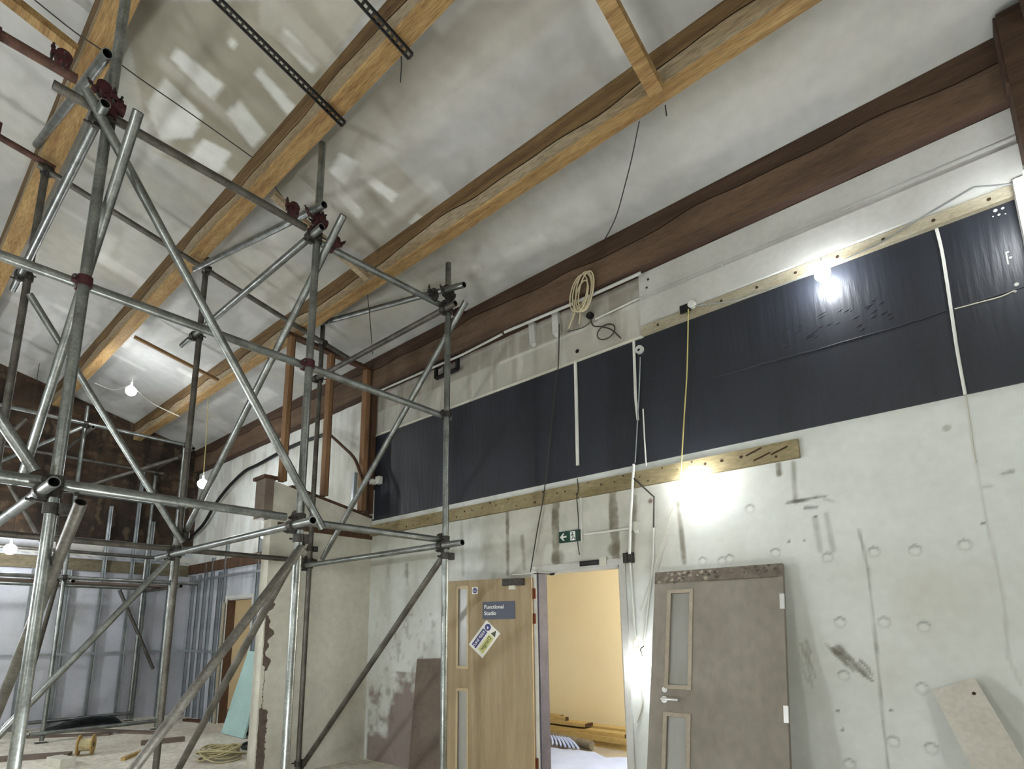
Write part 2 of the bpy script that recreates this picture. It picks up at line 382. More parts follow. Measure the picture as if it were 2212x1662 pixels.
ce = grid_obj('ceiling', xs, ys, lambda X, Y: np.stack([X, Y, ZC + SC * (YC - Y)], -1), ceil_col, VCC)
# ---- long wall with two door openings
D1 = (-3.60, -2.64, 2.16); D2 = (-10.80, -9.80, 2.17)
def wall_col(X, Z):
    p = Paint(X, Z, (206, 209, 206))
    n = fbm(X, Z, 1.1, 40); p.mix(sstep(.45, .8, n), (190, 190, 180), .7)
    W2 = lambda a, b: tuple(at(a, b, 1, D)[[0, 2]])
    right = sstep(-2.6, -1.6, X)
    n = fbm(X * 3, Z, 2, 60); p.mix(sstep(.5, .8, n) * (1 - right), (168, 166, 156), .5)
    # upper recess of bare blockwork
    up = (Z > 4.62) & (X > -6.5) & (X < -2.2); p.mix(up * 1., (146, 141, 132), 1)
    cz = np.abs(((Z - 4.62) % .225) - .11); row = np.floor((Z - 4.62) / .225); cx_ = np.abs(((X + row * .22) % .44) - .22)
    p.mix(up * ((cz > .1) | (cx_ > .208)) * 1., (170, 166, 158), .6)
    n = fbm(X * 4, Z, 3, 70); p.mix(up * sstep(.5, .7, n), (172, 168, 160), .6)
    st = (Z > 4.26) & (Z <= 4.62) & (X > -6.5) & (X < -2.2); p.mix(st * 1., (164, 161, 152), .9)
    p.mix(st * sstep(.5, .72, fbm(X * 5, Z, 2, 71)), (192, 190, 182), .6)
    for x0 in (-5.9, -5.55, -5.1, -4.62, -4.2, -3.9): p.rect(x0, x0 + .07, 4.27, 4.95, (132, 127, 118), .35, .02)
    p.line([W2(1080, 786), W2(1384, 655)], .02, (196, 196, 190), .8)
    # greyer skim over the door
    g = sstep(-4.6, -4.1, X) * (1 - sstep(-2.3, -1.9, X)) * (1 - sstep(2.83, 2.86, Z)) * sstep(1.9, 2.15, Z)
    p.mix(g, (176, 174, 164), .8)
    p.mix(g * sstep(.5, .65, fbm(X, Z, 4, 80)), (194, 193, 184), .7)
    # drips and brown runs under the batten
    for a, b, c_, d_, w_, al in ((1200, 1078, 1200, 1212, .075, .8), (1324, 1066, 1330, 1215, .075, .75), (1096, 1108, 1097, 1240, .03, .9), (1372, 1075, 1366, 1200, .03, .5),
                                 (1128, 1160, 1133, 1230, .03, .45), (1463, 1060, 1478, 1215, .022, .7), (1681, 1003, 1683, 1024, .02, .8), (1714, 1000, 1718, 1085, .012, .5),
                                 (1760, 1120, 1772, 1190, .02, .35), (1785, 1112, 1800, 1190, .015, .35), (878, 1220, 880, 1262, .035, .5), (838, 1225, 842, 1260, .03, .3), (996, 1110, 1000, 1240, .04, .3)):
        p.line([W2(a, b), W2(c_, d_)], w_, (104, 98, 82), al, .02)
    p.blob(W2(1325, 1188), .08, (92, 84, 68), .6); p.blob(W2(1205, 1205), .1, (100, 94, 80), .5)
    p.blob(W2(878, 1240), .07, (120, 114, 104), .5); p.blob(W2(1405, 1083), .03, (96, 76, 66), .9)
    # mud stain at the foot of the wall by the pier
    n = fbm(X, Z, 5, 90); p.mix(sstep(.35, .6, n + .55 - Z * .6 - np.abs(X + 5.6) * .35) * (X > -6.4) * (X < -4.6) * (Z < 1.1), (122, 104, 98), .85)
    n = fbm(X * 4, Z * 1.2, 6, 91); p.mix(sstep(.62, .75, n) * (X > -6.4) * (X < -4.6) * (Z < 1.8), (110, 100, 92), .4)
    # dimples of the dot and dab fixings, rim shade painted as a dark arc
    for a, b in ((1675, 1195), (1788, 1205), (1888, 1193), (1977, 1190), (2084, 1178), (1815, 1345), (1823, 1460), (1992, 1488), (1930, 1603), (2012, 1618), (1835, 1652), (1560, 1213), (1576, 1208), (1518, 1213), (1620, 1100), (1910, 1345), (1996, 1355)):
        c = W2(a, b); p.ring(c, .033, .003, (172, 174, 168), .5); p.line([(c[0] - .028, c[1] + .018), (c[0], c[1] + .034), (c[0] + .028, c[1] + .018)], .004, (140, 142, 136), .7); p.blob(c, .03, (214, 215, 210), .5)
    p.line([W2(1700, 1087), W2(1762, 1075), W2(1784, 1072)], .014, (96, 92, 82), .8); p.line([W2(1740, 1098), W2(1764, 1096)], .014, (110, 106, 96), .7)
    p.line([W2(1780, 1078), W2(1800, 1084)], .01, (130, 126, 118), .5)
    for a, b in ((1704, 1170), (1737, 1168), (2123, 1131), (1762, 1117), (1810, 1537), (1924, 1535), (1820, 1577)): p.blob(W2(a, b), .014, (90, 90, 86), .8)
    # brushed scuff
    r_ = np.random.RandomState(5)
    for k in range(22):
        t = r_.rand(); a = (1785 + 70 * t + r_.uniform(-8, 14), 1395 + 50 * t + r_.uniform(-12, 8)); L = r_.uniform(12, 34)
        p.line([W2(*a), W2(a[0] + L, a[1] + L * r_.uniform(.7, 1.1))], r_.uniform(.004, .014), (118, 114, 104), r_.uniform(.3, .8))
    p.blob(W2(1812, 1405), .05, (108, 104, 94), .6)
    for k in range(16):
        a = (1740 + r_.uniform(-14, 14), 1400 + r_.uniform(-40, 60)); p.line([W2(*a), W2(a[0] + 9, a[1] + 26)], .006, (150, 148, 140), .5)
    # board joints and cracks
    p.line([W2(1855, 1143), W2(1875, 1230), W2(1893, 1400), W2(1908, 1560), W2(1919, 1662)], .008, (150, 150, 143), .8)
    p.line([W2(2108, 1000), W2(2128, 1110), W2(2168, 1290), W2(2178, 1420), W2(2205, 1480)], .006, (176, 176, 170), .6)
    p.line([W2(2123, 1052), W2(2142, 1050)], .01, (160, 158, 150), .6); p.line([W2(2166, 1024), W2(2186, 1019)], .016, (120, 118, 110), .7)
    p.blob(W2(2045, 925), .03, (150, 148, 140), .7)
    # reddish dab by the small lamp, green blot beyond the pier
    p.blob(W2(1412, 1452), .06, (196, 120, 104), .7, .2)
    # beyond the pier: lower part bare bluish board, streaky
    bl = (X < -6.5) & (Z < 2.8); p.mix(bl * 1., (160, 164, 174), .9)
    p.mix(bl * sstep(.45, .7, fbm(X * 6, Z, 1.5, 95)), (190, 194, 202), .6); p.mix(bl * sstep(.55, .75, fbm(X * 6, Z, 1.2, 96)), (116, 118, 126), .6)
    lf = (X < -6.5) & (Z > 2.8); p.mix(lf * sstep(.5, .7, fbm(X * 2, Z, 2, 97)), (160, 156, 146), .5)
    for x0 in np.arange(-8.2, -6.7, .17): p.rect(x0, x0 + .05, 3.6, 4.9, (176, 174, 165), .35, .02)
    return p.c
xs = fineaxis(XL, XR, -4.8, .6, .0125, .035, (D1[0], D1[1], D2[0], D2[1])); zs = fineaxis(0, 5.36, .4, 3.05, .014, .03, (D1[2], D2[2]))
sk = lambda x, z: ((x > D1[0]) & (x < D1[1]) & (z < D1[2])) | ((x > D2[0]) & (x < D2[1]) & (z < D2[2]))
grid_obj('wall_north', xs, zs, lambda X, Z: np.stack([X, X * 0 + D, Z], -1), wall_col, VC, sk)
# ---- far end wall: pale lower part, exposed dirty brick above, its unlit gloom also put into the colour
def far_col(Y, Z):
    p = Paint(Y, Z, (168, 170, 178))
    p.mix(sstep(.45, .7, fbm(Y, Z, 1.0, 20)), (192, 193, 198), .7)
    p.mix((Z > 2.95) * sstep(.4, .6, fbm(Y, Z, 2, 21)), (196, 194, 186), .8)
    p.rect(1.8, 2.9, 1.4, 2.6, (168, 170, 172), .5, .2)
    edge = 3.28 + .16 * (fbm(Y, Z * 0, 1.3, 22) - .5)
    br = sstep(0, .03, Z - edge); p.mix(br, (60, 48, 38), 1)
    row = np.floor(Z / .075); mort = (((Z % .075) < .012) | (((Y + (row % 2) * .11) % .22) < .012)) & (Z > edge)
    tone = vnoise(np.floor((Y + (row % 2) * .11) / .22) * 3.1, row * 1.7, 1.0, 30)
    p.mix(br * sstep(.55, .95, tone), (98, 74, 54), .55); p.mix(br * sstep(.35, .0, tone), (34, 28, 24), .7)
    p.mix(mort * 1., (46, 40, 34), .5); p.mix(br * sstep(.5, .75, fbm(Y * 6, Z * .5, 1.5, 35)), (30, 24, 20), .7); p.mix(br * sstep(.5, .7, fbm(Y, Z, 1.2, 33)), (28, 22, 19), .75)
    p.mix(br * sstep(.62, .72, fbm(Y * 2, Z, 4, 34)), (108, 94, 74), .35)
    p.rect(-7, 5, 2.96, 2.975, (90, 86, 78), .7, .01)
    return p.c
ys = np.arange(YB, D + .02, .022); zs2 = np.arange(0, 1.0001, .004)
grid_obj('wall_west', ys, zs2, lambda Y, T: np.stack([Y * 0 + XL, Y, T * (ZC + SC * (YC - Y))], -1), lambda Y, T: far_col(Y, T * (ZC + SC * (YC - Y))), VC)
mb = MB(); mb.add([(XR, YB, 0), (XR, D, 0), (XR, D, zc(D)), (XR, YB, zc(YB))], [(0, 1, 2, 3)], PLAST)
mb.add([(XR + .15, YB, 0), (XR + .15, D, 0), (XR + .15, D, zc(D)), (XR + .15, YB, zc(YB))], [(3, 2, 1, 0)], PLAST); struct(mb.build('wall_east'))
mb = MB(); mb.box(XL, XR, YB - .15, YB, 0, zc(YB), PLAST); struct(mb.build('wall_south'))
# ---- dark painted band, white box-out and trims on the long wall
yb = D - .012
def strip(name, x0, x1, z0, z1, depth, mt): mb = MB(); mb.box(x0, x1, D - depth, D + .02, z0, z1, mt); return struct(mb.build(name))
strip('trim_1', -6.42, .62, 3.06, 4.27, .014, BAND)
mb = MB(); r_ = np.random.RandomState(21)
pts = [(x, D - .014, 3.66 + .012 * math.sin(x * 3) + r_.uniform(-.004, .004)) for x in np.arange(-1.75, .4, .07)]; mb.tube(pts, [.001 + .005 * min(1, i / 8, (len(pts) - i) / 4) for i in range(len(pts))], BAND, 6)
for k in range(34):
    x = r_.uniform(-1.25, -.35); z = 3.70 + r_.uniform(0, .22) * (1 + x + .4 if False else 1); L = r_.uniform(.02, .07); mb.tube([(x, D - .0135, z), (x + L * .5, D - .0155, z + L * .15), (x + L, D - .0135, z + L * .3)], [.001, .003, .001], BAND, 5)
struct(mb.build('trim_7'))
mb = MB(); mb.tube(smooth_path(wpx([(2062, 668), (2110, 655), (2160, 642), (2192, 628)], D - .015), 4), .005, PLAST, 6)
for a, b, r0 in ((2196, 615, .014), (2193, 630, .009), (2183, 557, .010), (2177, 545, .008), (2150, 455, .012), (2166, 450, .009), (2158, 464, .008), (2145, 468, .005), (2172, 462, .005)): mb.ball(at(a, b, 1, D - .016), r0, WPAINT, 8, (1, .3, 1))
mb.bar(at(2173, 545, 1, D - .016), at(2178, 572, 1, D - .016), .008, .004, WPAINT, up=(0, 1, 0)); struct(mb.build('trim_8'))
mb = MB(); BX = -2.27
mb.box(BX, .62, D - .05, D, 4.36, 4.893, WPAINT); mb.box(BX + .01, .62, D - .085, D, 4.36, 4.60, WPAINT)
mb.box(BX, .62, D - .062, D, 4.66, 4.675, WPAINT)
for a, b in ((1400, 604), (1397, 622), (1560, 575), (1830, 515)):
    q = at(a, b, 1, D - .055); mb.tube([q, q + np.array([0, -.006, 0])], .01, DARKC if a < 1500 else WHITEP, 8)
struct(mb.build('trim_2'))
mb = MB(); mb.box(BX, .34, D - .06, D, 4.27, 4.355, FILLET)
for i in range(9):
    x = -2.1 + i * .29; mb.tube([(x, D - .062, 4.31), (x, D - .058, 4.31)], .012, ENDG, 8)
struct(mb.build('trim_3'))
strip('trim_4', -6.42, BX, 4.262, 4.285, .03, PLAST)
# reveal linings, frame and architrave of the open doorway
def doorframe(name, d, yfront, yback, fw, lining_l, lining_r):
    e = empty(name, ((d[0] + d[1]) / 2, D, 0), kind='structure')
    mb = MB()
    mb.box(d[0] - fw, d[0], yfront, D + .01, 0, d[2] + fw, WHITEP); mb.box(d[1], d[1] + fw, yfront, D + .01, 0, d[2] + fw, WPAINT)
    mb.box(d[0], d[1], yfront, D + .01, d[2], d[2] + fw, WPAINT); mb.build('frame', e)
    mb = MB(); mb.box(d[0], d[0] + .02, D, yback, 0, d[2], lining_l); mb.box(d[1] - .02, d[1], D, yback, 0, d[2], lining_r)
    mb.box(d[0], d[1], D, yback, d[2] - .02, d[2], WPAINT); mb.build('lining', e)
    return e
door1 = doorframe('door_1', D1, D - .02, D + .14, .06, LINING, BOARDW)
# black nameplate and a torn grey tab on the frame head
q = at(1273, 1217, 1, D - .022); mb = MB(); mb.box(q[0] - .105, q[0] + .105, D - .03, D - .02, q[2] - .024, q[2] + .024, BLACK)
mb.box(q[0] - .085, q[0] + .085, D - .0315, D - .03, q[2] - .004, q[2] + .006, DARKC); mb.build('nameplate', door1)
q = at(1303, 1213, 1, D - .022); mb = MB(); mb.box(q[0] - .035, q[0] + .035, D - .026, D - .02, q[2] - .04, q[2] + .04, PLAST); mb.build('tab', door1)
for zz in (.3, 1.0, 1.42):
    pass
# door leaf hung on the left jamb and swung right back
HG = np.array([-3.625, D - .05, 0]); FE = np.array([-4.575, 4.30, 0]); ud = (FE - HG) / np.linalg.norm(FE - HG); LW = .98; LH = 2.11
nl = np.array([-ud[1], ud[0], 0.]);
if nl[1] > 0: nl = -nl                      # faces the camera
def leafpt(px, py, o=0.): 
    P = hit(px, py, HG + nl * .022, nl); return P + nl * o
def leaf_uz(px, py): P = leafpt(px, py); return float((P - HG) @ ud), float(P[2])
leaf = MB(); T = .044
def lbox(mb, u0, u1, z0, z1, n0, n1, mt):
    c = HG + ud * (u0 + u1) / 2 + nl * (n0 + n1) / 2 + np.array([0, 0, (z0 + z1) / 2])
    mb.obox(c, (ud * (u1 - u0) / 2, nl * (n1 - n0) / 2, np.array([0, 0, (z1 - z0) / 2])), mt)
v1 = (.73, .885, 1.17, 1.94); v2 = (.73, .885, .15, .93)     # vision panels u0,u1,z0,z1
uA, zA = leaf_uz(1011, 1270); uB, zB = leaf_uz(988, 1441); v1 = (min(uA, uB), max(uA, uB), zB, zA)
uA, zA = leaf_uz(1011, 1492); v2 = (v1[0], v1[1], .18, zA)
H0 = .012
def leaf_body(bx, mt, h=LH, w_=LW):
    bx(0, v1[0], H0, h, -T / 2, T / 2, mt); bx(v1[1], w_, H0, h, -T / 2, T / 2, mt)
    bx(v1[0], v1[1], v1[3], h, -T / 2, T / 2, mt); bx(v1[0], v1[1], v2[3], v1[2], -T / 2, T / 2, mt); bx(v1[0], v1[1], H0, v2[2], -T / 2, T / 2, mt)
leaf_body(lambda *a: lbox(leaf, *a), OAK)
LF = leaf.build('leaf', door1)
def beads(bx, mt):
    for v in (v1, v2):
        for s_ in (1, -1):
            n0, n1 = (T / 2 - .004, T / 2 + .008) if s_ > 0 else (-T / 2 - .008, -T / 2 + .004)
            bx(v[0] - .012, v[0] + .008, v[2] - .012, v[3] + .012, n0, n1, mt); bx(v[1] - .008, v[1] + .012, v[2] - .012, v[3] + .012, n0, n1, mt)
            bx(v[0], v[1], v[3] - .012, v[3] + .02, n0, n1, mt); bx(v[0], v[1], v[2] - .02, v[2] + .012, n0, n1, mt)
mb = MB(); beads(lambda *a: lbox(mb, *a), OAKL); mb.build('glazing_bead', LF)
for v in (v1, v2):
    mb = MB(); lbox(mb, v[0] + .005, v[1] - .005, v[2] + .005, v[3] - .005, -.004, .004, GLAZ); mb.build('vision_panel', LF)
# signs on the leaf
P = leafpt(1077, 1319); su = -ud
mb = MB(); us = leaf_uz(1043, 1319)[0], leaf_uz(1113, 1319)[0]; zt = leaf_uz(1077, 1300)[1]; zb_ = leaf_uz(1077, 1338)[1]
lbox(mb, us[1], us[0], zb_, zt, T / 2, T / 2 + .006, SIGNG)
wS = us[0] - us[1]; hS = zt - zb_
o_ = HG + ud * (us[0] - .05 * wS) + nl * (T / 2 + .007)
text_mesh(mb, 'Functional', o_ + np.array([0, 0, zb_ + hS * .60]), su, (0, 0, 1), hS * .31, LETW)
text_mesh(mb, 'Studio', o_ + np.array([0, 0, zb_ + hS * .24]), su, (0, 0, 1), hS * .31, LETW)
o = mb.build('studio_sign', LF)
cP = leafpt(1026, 1276.5); mb = MB()
mb.obox(cP + nl * .001, (su * .034, nl * .001, (0, 0, .036)), SIGNW); mb.tube([cP + nl * .001, cP + nl * .003], .028, SIGNB, 20)
text_mesh(mb, 'Fire door', cP + nl * .0036 + np.array([0, 0, .001]), su, (0, 0, 1), .011, LETW, align='CENTER', depth=.0005)
text_mesh(mb, 'keep shut', cP + nl * .0036 - np.array([0, 0, .011]), su, (0, 0, 1), .011, LETW, align='CENTER', depth=.0005)
mb.build('fire_door_sticker', LF)
# tilted safety sign
cs = [leafpt(a, b, .004) for a, b in ((1050, 1343), (1083, 1366), (1044, 1421), (1012, 1394))]
c0 = sum(cs) / 4; e1 = (cs[2] - cs[1] + cs[3] - cs[0]) / 2; e2 = (cs[1] - cs[0] + cs[2] - cs[3]) / 2   # e1: long way down, e2: across
L1 = np.linalg.norm(e1); L2 = np.linalg.norm(e2); e1 /= L1; e2 = e2 - e1 * (e2 @ e1); e2 /= np.linalg.norm(e2)
mb = MB(); mb.obox(c0, (e1 * L1 / 2, e2 * L2 / 2, nl * .003), SIGNW)
t0 = c0 - e1 * L1 / 2 - e2 * L2 / 2 + nl * .0035       # top-left corner, face
def sp(a, b): return t0 + e1 * L1 * a + e2 * L2 * b
mb.obox(sp(.60, .27), (e1 * L1 * .33, e2 * L2 * .15, nl * .0006), SIGNB); mb.obox(sp(.58, .72), (e1 * L1 * .31, e2 * L2 * .17, nl * .0006), SIGNY)
mb.tube([sp(.14, .29), sp(.14, .29) + nl * .001], L2 * .17, SIGNB, 18); mb.ball(sp(.14, .26) + nl * .001, L2 * .035, LETW, 8); mb.obox(sp(.16, .31) + nl * .0012, (e1 * L2 * .05, e2 * L2 * .03, nl * .0004), LETW)
tri = [sp(.03, .74), sp(.22, .60), sp(.22, .90)]; mb.prism([p_ for p_ in tri], nl * .001, LETG)
text_mesh(mb, 'KEEP SHUT', sp(.31, .33) + nl * .001, e1, -e2, L2 * .2, LETW, depth=.0006)
text_mesh(mb, 'Danger', sp(.31, .78) + nl * .001, e1, -e2, L2 * .27, LETG, depth=.0006)
mb.build('safety_sign', LF)
# closer, hinges, pull plate
mb = MB(); P = leafpt(1112, 1250); uu = float((P - HG) @ ud); lbox(mb, uu - .11, uu + .12, 2.03, 2.10, T / 2, T / 2 + .05, CLAMPK); lbox(mb, uu - .02, uu + .05, 1.99, 2.03, T / 2, T / 2 + .045, PLAST)
mb.build('door_closer', LF)
mb = MB(); a = leafpt(1112, 1243, .06); b = np.array([-3.56, D - .10, 2.14]); c_ = at(1194, 1241, 1, D - .03)
mb.bar(a, b, .02, .008, PLAST); mb.bar(b, c_, .02, .008, CLAMPK); mb.obox(c_, ((.03, 0, 0), (0, .012, 0), (0, 0, .01)), BLACK); mb.build('closer_arm', door1)
for a, b in ((1153, 1283), (1153, 1337), (1158, 1650)):
    q = at(a, b, 1, D - .03); mb = MB(); mb.tube([q + np.array([-.005, -.01, -.055]), q + np.array([-.005, -.01, .055])], .011, HINGE, 10); mb.obox(q + np.array([.012, -.002, 0]), ((.016, 0, 0), (0, .003, 0), (0, 0, .05)), HINGE); mb.build('hinge', door1)
# second doorway, beyond the pier
door2 = doorframe('door_2', D2, D - .02, D + .14, .06, STUDD, STUDD)
# ---- back room seen through the doorways
mb = MB(); RX0, RX1, RY1, RH = -12.6, -1.6, 7.75, 2.9
mb.box(RX0, RX1, RY1, RY1 + .1, 0, RH, WARMW); struct(mb.build('wall_back_room_north'))
mb = MB(); mb.box(RX1, RX1 + .1, D + .14, RY1 + .1, 0, RH, WARMW); struct(mb.build('wall_back_room_east'))
mb = MB(); mb.box(RX0 - .1, RX0, D + .14, RY1 + .1, 0, RH, WARMW); struct(mb.build('wall_back_room_west'))
mb = MB(); mb.box(RX0 - .1, RX1 + .1, D + .14, RY1 + .1, RH, RH + .1, WARMW); struct(mb.build('ceiling_back_room'))
mb = MB(); mb.box(RX0 - .1, RX1 + .1, D + .14, RY1 + .1, -.2, 0, ROOMF); struct(mb.build('floor_back_room'))
mb = MB()
for x0, x1 in ((RX0 - .1, D2[0]), (D2[1], D1[0]), (D1[1], RX1 + .1)): mb.box(x0, x1, D + .02, D + .14, 0, RH, WARMW)
for d in (D1, D2): mb.box(d[0], d[1], D + .02, D + .14, d[2], RH, WARMW)
struct(mb.build('wall_back_room_south'))
# plywood sheets stood just inside the second doorway
mb = MB(); mb.box(-10.9, -9.7, 5.35, 5.37, .0, 2.3, PLY); tag(mb.build('plywood_sheet'), 'orange plywood sheet standing inside the far doorway', 'board')
# dust sheet, grey roll and timber stack
r_ = np.random.RandomState(2)
gx = np.linspace(-6.6, -3.2, 60); gy = np.linspace(5.3, 6.55, 40); GX, GY = np.meshgrid(gx, gy, indexing='ij')
GZ = .012 + .09 * np.clip(fbm(GX, GY, 3.2, 50) - .35, 0, 1) + .04 * np.clip(fbm(GX * 2, GY, 7, 51) - .4, 0, 1)
v = np.stack([GX + .05 * (fbm(GX, GY, 4, 52) - .5), GY + .12 * (fbm(GX, GY * .3, 3, 53) - .5), GZ], -1).reshape(-1, 3)
fs = [(i * 40 + j, (i + 1) * 40 + j, (i + 1) * 40 + j + 1, i * 40 + j + 1) for i in range(59) for j in range(39)]
mb = MB(); mb.add(v, fs, SHEET, True); o = mb.build('dust_sheet'); md = o.modifiers.new('s', 'SOLIDIFY'); md.thickness = .006
tag(o, 'crumpled white dust sheet on the floor beyond the open doorway', 'sheet')
mb = MB(); mb.tube(smooth_path([(-6.9, 6.90, .10), (-5.6, 6.93, .09), (-4.9, 6.84, .085), (-4.45, 6.80, .07)], 6), .06, ROLLG, 14)
for k in range(7): mb.tube(smooth_path([(-5.1 + k * .05, 6.75, .13), (-5.0 + k * .06, 6.66, .1), (-4.95 + k * .07, 6.60, .05)], 3), .016, SHEET, 6)
tag(mb.build('rolled_sheeting'), 'grey rolled sheeting lying in front of the timber stack', 'roll')
k = 0
stack = [(-8.2, -3.98, 7.08, 7.26, 0, .075), (-8.2, -4.02, 7.30, 7.48, 0, .075), (-8.2, -4.07, 7.05, 7.24, .078, .15), (-8.2, -4.0, 7.27, 7.46, .078, .15),
         (-8.2, -4.12, 7.09, 7.28, .153, .2), (-8.2, -4.05, 7.31, 7.5, .153, .225), (-8.2, -4.75, 7.10, 7.3, .228, .275), (-8.3, -5.1, 7.12, 7.2, .278, .33), (-8.3, -5.28, 7.24, 7.32, .278, .33)]
NM = ['bottom front plank', 'bottom rear plank', 'second-layer front plank', 'second-layer rear plank', 'third-layer front plank', 'third-layer rear plank', 'short plank', 'top left batten', 'rear top batten']
for (x0, x1, y0, y1, z0, z1), nm in zip(stack, NM):
    mb = MB(); mb.box(x0, x1, y0, y1, z0, z1, STACKW); mb.box(x1, x1 + .002, y0, y1, z0, z1, ENDG)
    tag(mb.build('timber_plank'), 'pale sawn timber, ' + nm + ' of the stack beyond the doorway', 'plank', 'timber stack in the back room')
# ---- pier (nib wall) with timber framing on top
mb = MB(); mb.box(-6.62, -6.44, 3.17, D, 0, 2.80, PLAST); 
mb.prism([(-6.62, 3.17, 2.86), (-6.62, D, 2.86), (-6.62, D, 3.09), (-6.62, 3.17, 3.36)], (.18, 0, 0), PLAST)
mb.box(-6.62, -6.44, 3.17, D, 2.80, 2.86, PLAST)
struct(mb.build('wall_pier'))
# broken plaster edge: brown exposed strip up the outer corner
mb = MB(); r_ = np.random.RandomState(8); pts = []
zz = np.linspace(0, 1.98, 110)
for z in zz: pts.append((3.175, z, 3.185 + r_.uniform(.0, .022) + (.085 if z < .74 else (.018 if z < 1.15 else .05 + .03 * math.sin(z * 17) + .02 * math.sin(z * 41)))))
poly = [(-6.438, a[2], a[1]) for a in pts]; L_ = [(-6.438, a[0] + .008 + (.03 if a[1] < 1.2 and a[1] > .76 else 0) + r_.uniform(0, .006), a[1]) for a in pts]
for i in range(len(poly) - 1):
    mb.prism([L_[i], poly[i], poly[i + 1], L_[i + 1]], (-.004, 0, 0), BRK)
struct(mb.build('trim_5'))
mb = MB(); mb.box(-6.64, -6.425, 3.25, D, 2.80, 2.87, STUDD); tag(mb.build('timber_rail'), 'brown timber rail let into the pier below its sloping top', 'timber rail')
mb = MB(); mb.bar((-6.53, 3.40, 3.335), (-6.53, D - .01, 3.115), .20, .03, STUDD); tag(mb.build('timber_plate'), 'thin sloping timber plate on top of the pier', 'timber plate')
mb = MB(); mb.box(-6.66, -6.42, 3.06, 3.168, 2.90, 3.37, BOARDB); mb.box(-6.69, -6.40, 3.03, 3.20, 3.37, 3.41, STUDD)
tag(mb.build('timber_block'), 'rough brown timber block capping the outer end of the pier', 'timber block')
for nm, y, z0, z1, wd, mt in (('pale timber stud nearest the open end of the pier', 3.27, 3.37, 5.258, .06, STUDW), ('brown timber stud in the middle of the frame on the pier', 3.84, 3.285, 5.234, .06, STUDW),
                      ('thick brown timber stud against the wall above the pier', 4.42, 3.175, 5.208, .075, STUDW), ('dark timber post behind the thick stud beside the dark band', 4.53, 3.155, 4.89, .07, STUDD)):
    mb = MB(); mb.box(-6.49 - (.02 if mt is STUDD else 0), -6.39, y - wd / 2, y + wd / 2, z0, z1, mt); mb.box(-6.495, -6.387, y + wd / 2 - .008, y + wd / 2 + .004, z0, z1, STUDD)
    tag(mb.build('timber_stud'), nm, 'timber stud', 'studs on the pier')
mb = MB(); mb.bar((-6.44, 3.15, 5.29), (-6.44, 4.46, 5.235), .10, .045, STUDD); tag(mb.build('timber_head_plate'), 'sloping timber head plate across the tops of the pier studs', 'timber plate')
q = at(767, 1022, 1, D - .03); q2 = at(763, 1090, 1, D - .03); mb = MB(); mb.bar(q, q2, .05, .05, STUDM, up=(0, 1, 0)); tag(mb.build('metal_stud_offcut'), 'short grey metal stud on the wall behind the pier studs', 'metal stud')
q = at(484, 1302, 1, D - .06); mb = MB(); mb.box(q[0] - .06, q[0] + .02, D - .06, D - .045, .0, q[2], FILLET); tag(mb.build('timber_strip'), 'pale upright timber strip left of the far doorway', 'timber strip')
# ---- beams under the ceiling
def wavy(x, s): return .022 * math.sin(x * 2.1 + s) + .016 * math.sin(x * 4.7 + s * 2.3) + .008 * math.sin(x * 9.1 + s)
def beam(name, y0, y1, zb, frac, x0, x1, mts, label, seed, off=.0):
    mb = MB(); n = int((x1 - x0) / .12); top, crk, mid, low = mts
    zt0 = zc(y0) - .002; zt1 = zc(y1) - .002; rows = []
    r_ = random.Random(seed)
    for i in range(n + 1):
        x = x0 + (x1 - x0) * i / n; wv = zb + (zt0 - zb) * frac + wavy(x, seed)
        j = r_.uniform(-.004, .004); ch = .012
        rows.append([(x, y1, zt1), (x, y1, zb + j), (x, y0 + ch, zb + j), (x, y0, zb + ch + j), (x, y0, wv - .006), (x, y0 + .008, wv - .003), (x, y0 + .008, wv + .003), (x, y0, wv + .006), (x, y0, zt0)])
    v = [p for r0 in rows for p in r0]; k = 9
    band = [mid, low, low, mid, crk, crk, crk, top]
    for b_ in range(8):
        fs = [(i * k + b_, i * k + b_ + 1, (i + 1) * k + b_ + 1, (i + 1) * k + b_) for i in range(n)]
        # reuse verts: add only the two needed columns
        vv = [rows[i][b_] for i in range(n + 1)] + [rows[i][b_ + 1] for i in range(n + 1)]
        ff = [(i, n + 1 + i, n + 2 + i, i + 1) for i in range(n)]
        mb.add(vv, ff, band[b_], False)
    mb.add([rows[i][8] for i in range(n + 1)] + [rows[i][0] for i in range(n + 1)], [(i, n + 1 + i, n + 2 + i, i + 1) for i in range(n)], top)
    for e in (0, n): mb.add(rows[e], [tuple(range(9))], ENDG)
    return tag(mb.build(name), label, 'beam', 'ceiling beams')
BM = (WOOD, CRACK, WOODG, WOODO)
beam('ceiling_beam', .613, .78, zc(.613) - .36, .45, XL + .02, 0.505, BM, 'tan timber ceiling beam crossing the top left corner, nearest of the beams', 1)
beam('ceiling_beam', 1.955, 2.10, zc(1.965) - .35, .45, XL + .02, 0.505, BM, 'tan timber ceiling beam passing over the cable trays and the middle of the scaffold', 2)
beam('ceiling_beam', 3.295, 3.43, zc(3.295) - .335, .45, XL + .02, 0.505, BM, 'tan timber ceiling beam crossing the middle of the ceiling with a short joist end under it', 3)
beam('ceiling_beam', 4.47, 4.60, 4.90, .66, XL + .02, .40, (WOODD, CRACK, WOODDG, WOODDR), 'dark brown timber beam running along the top of the long wall', 4)
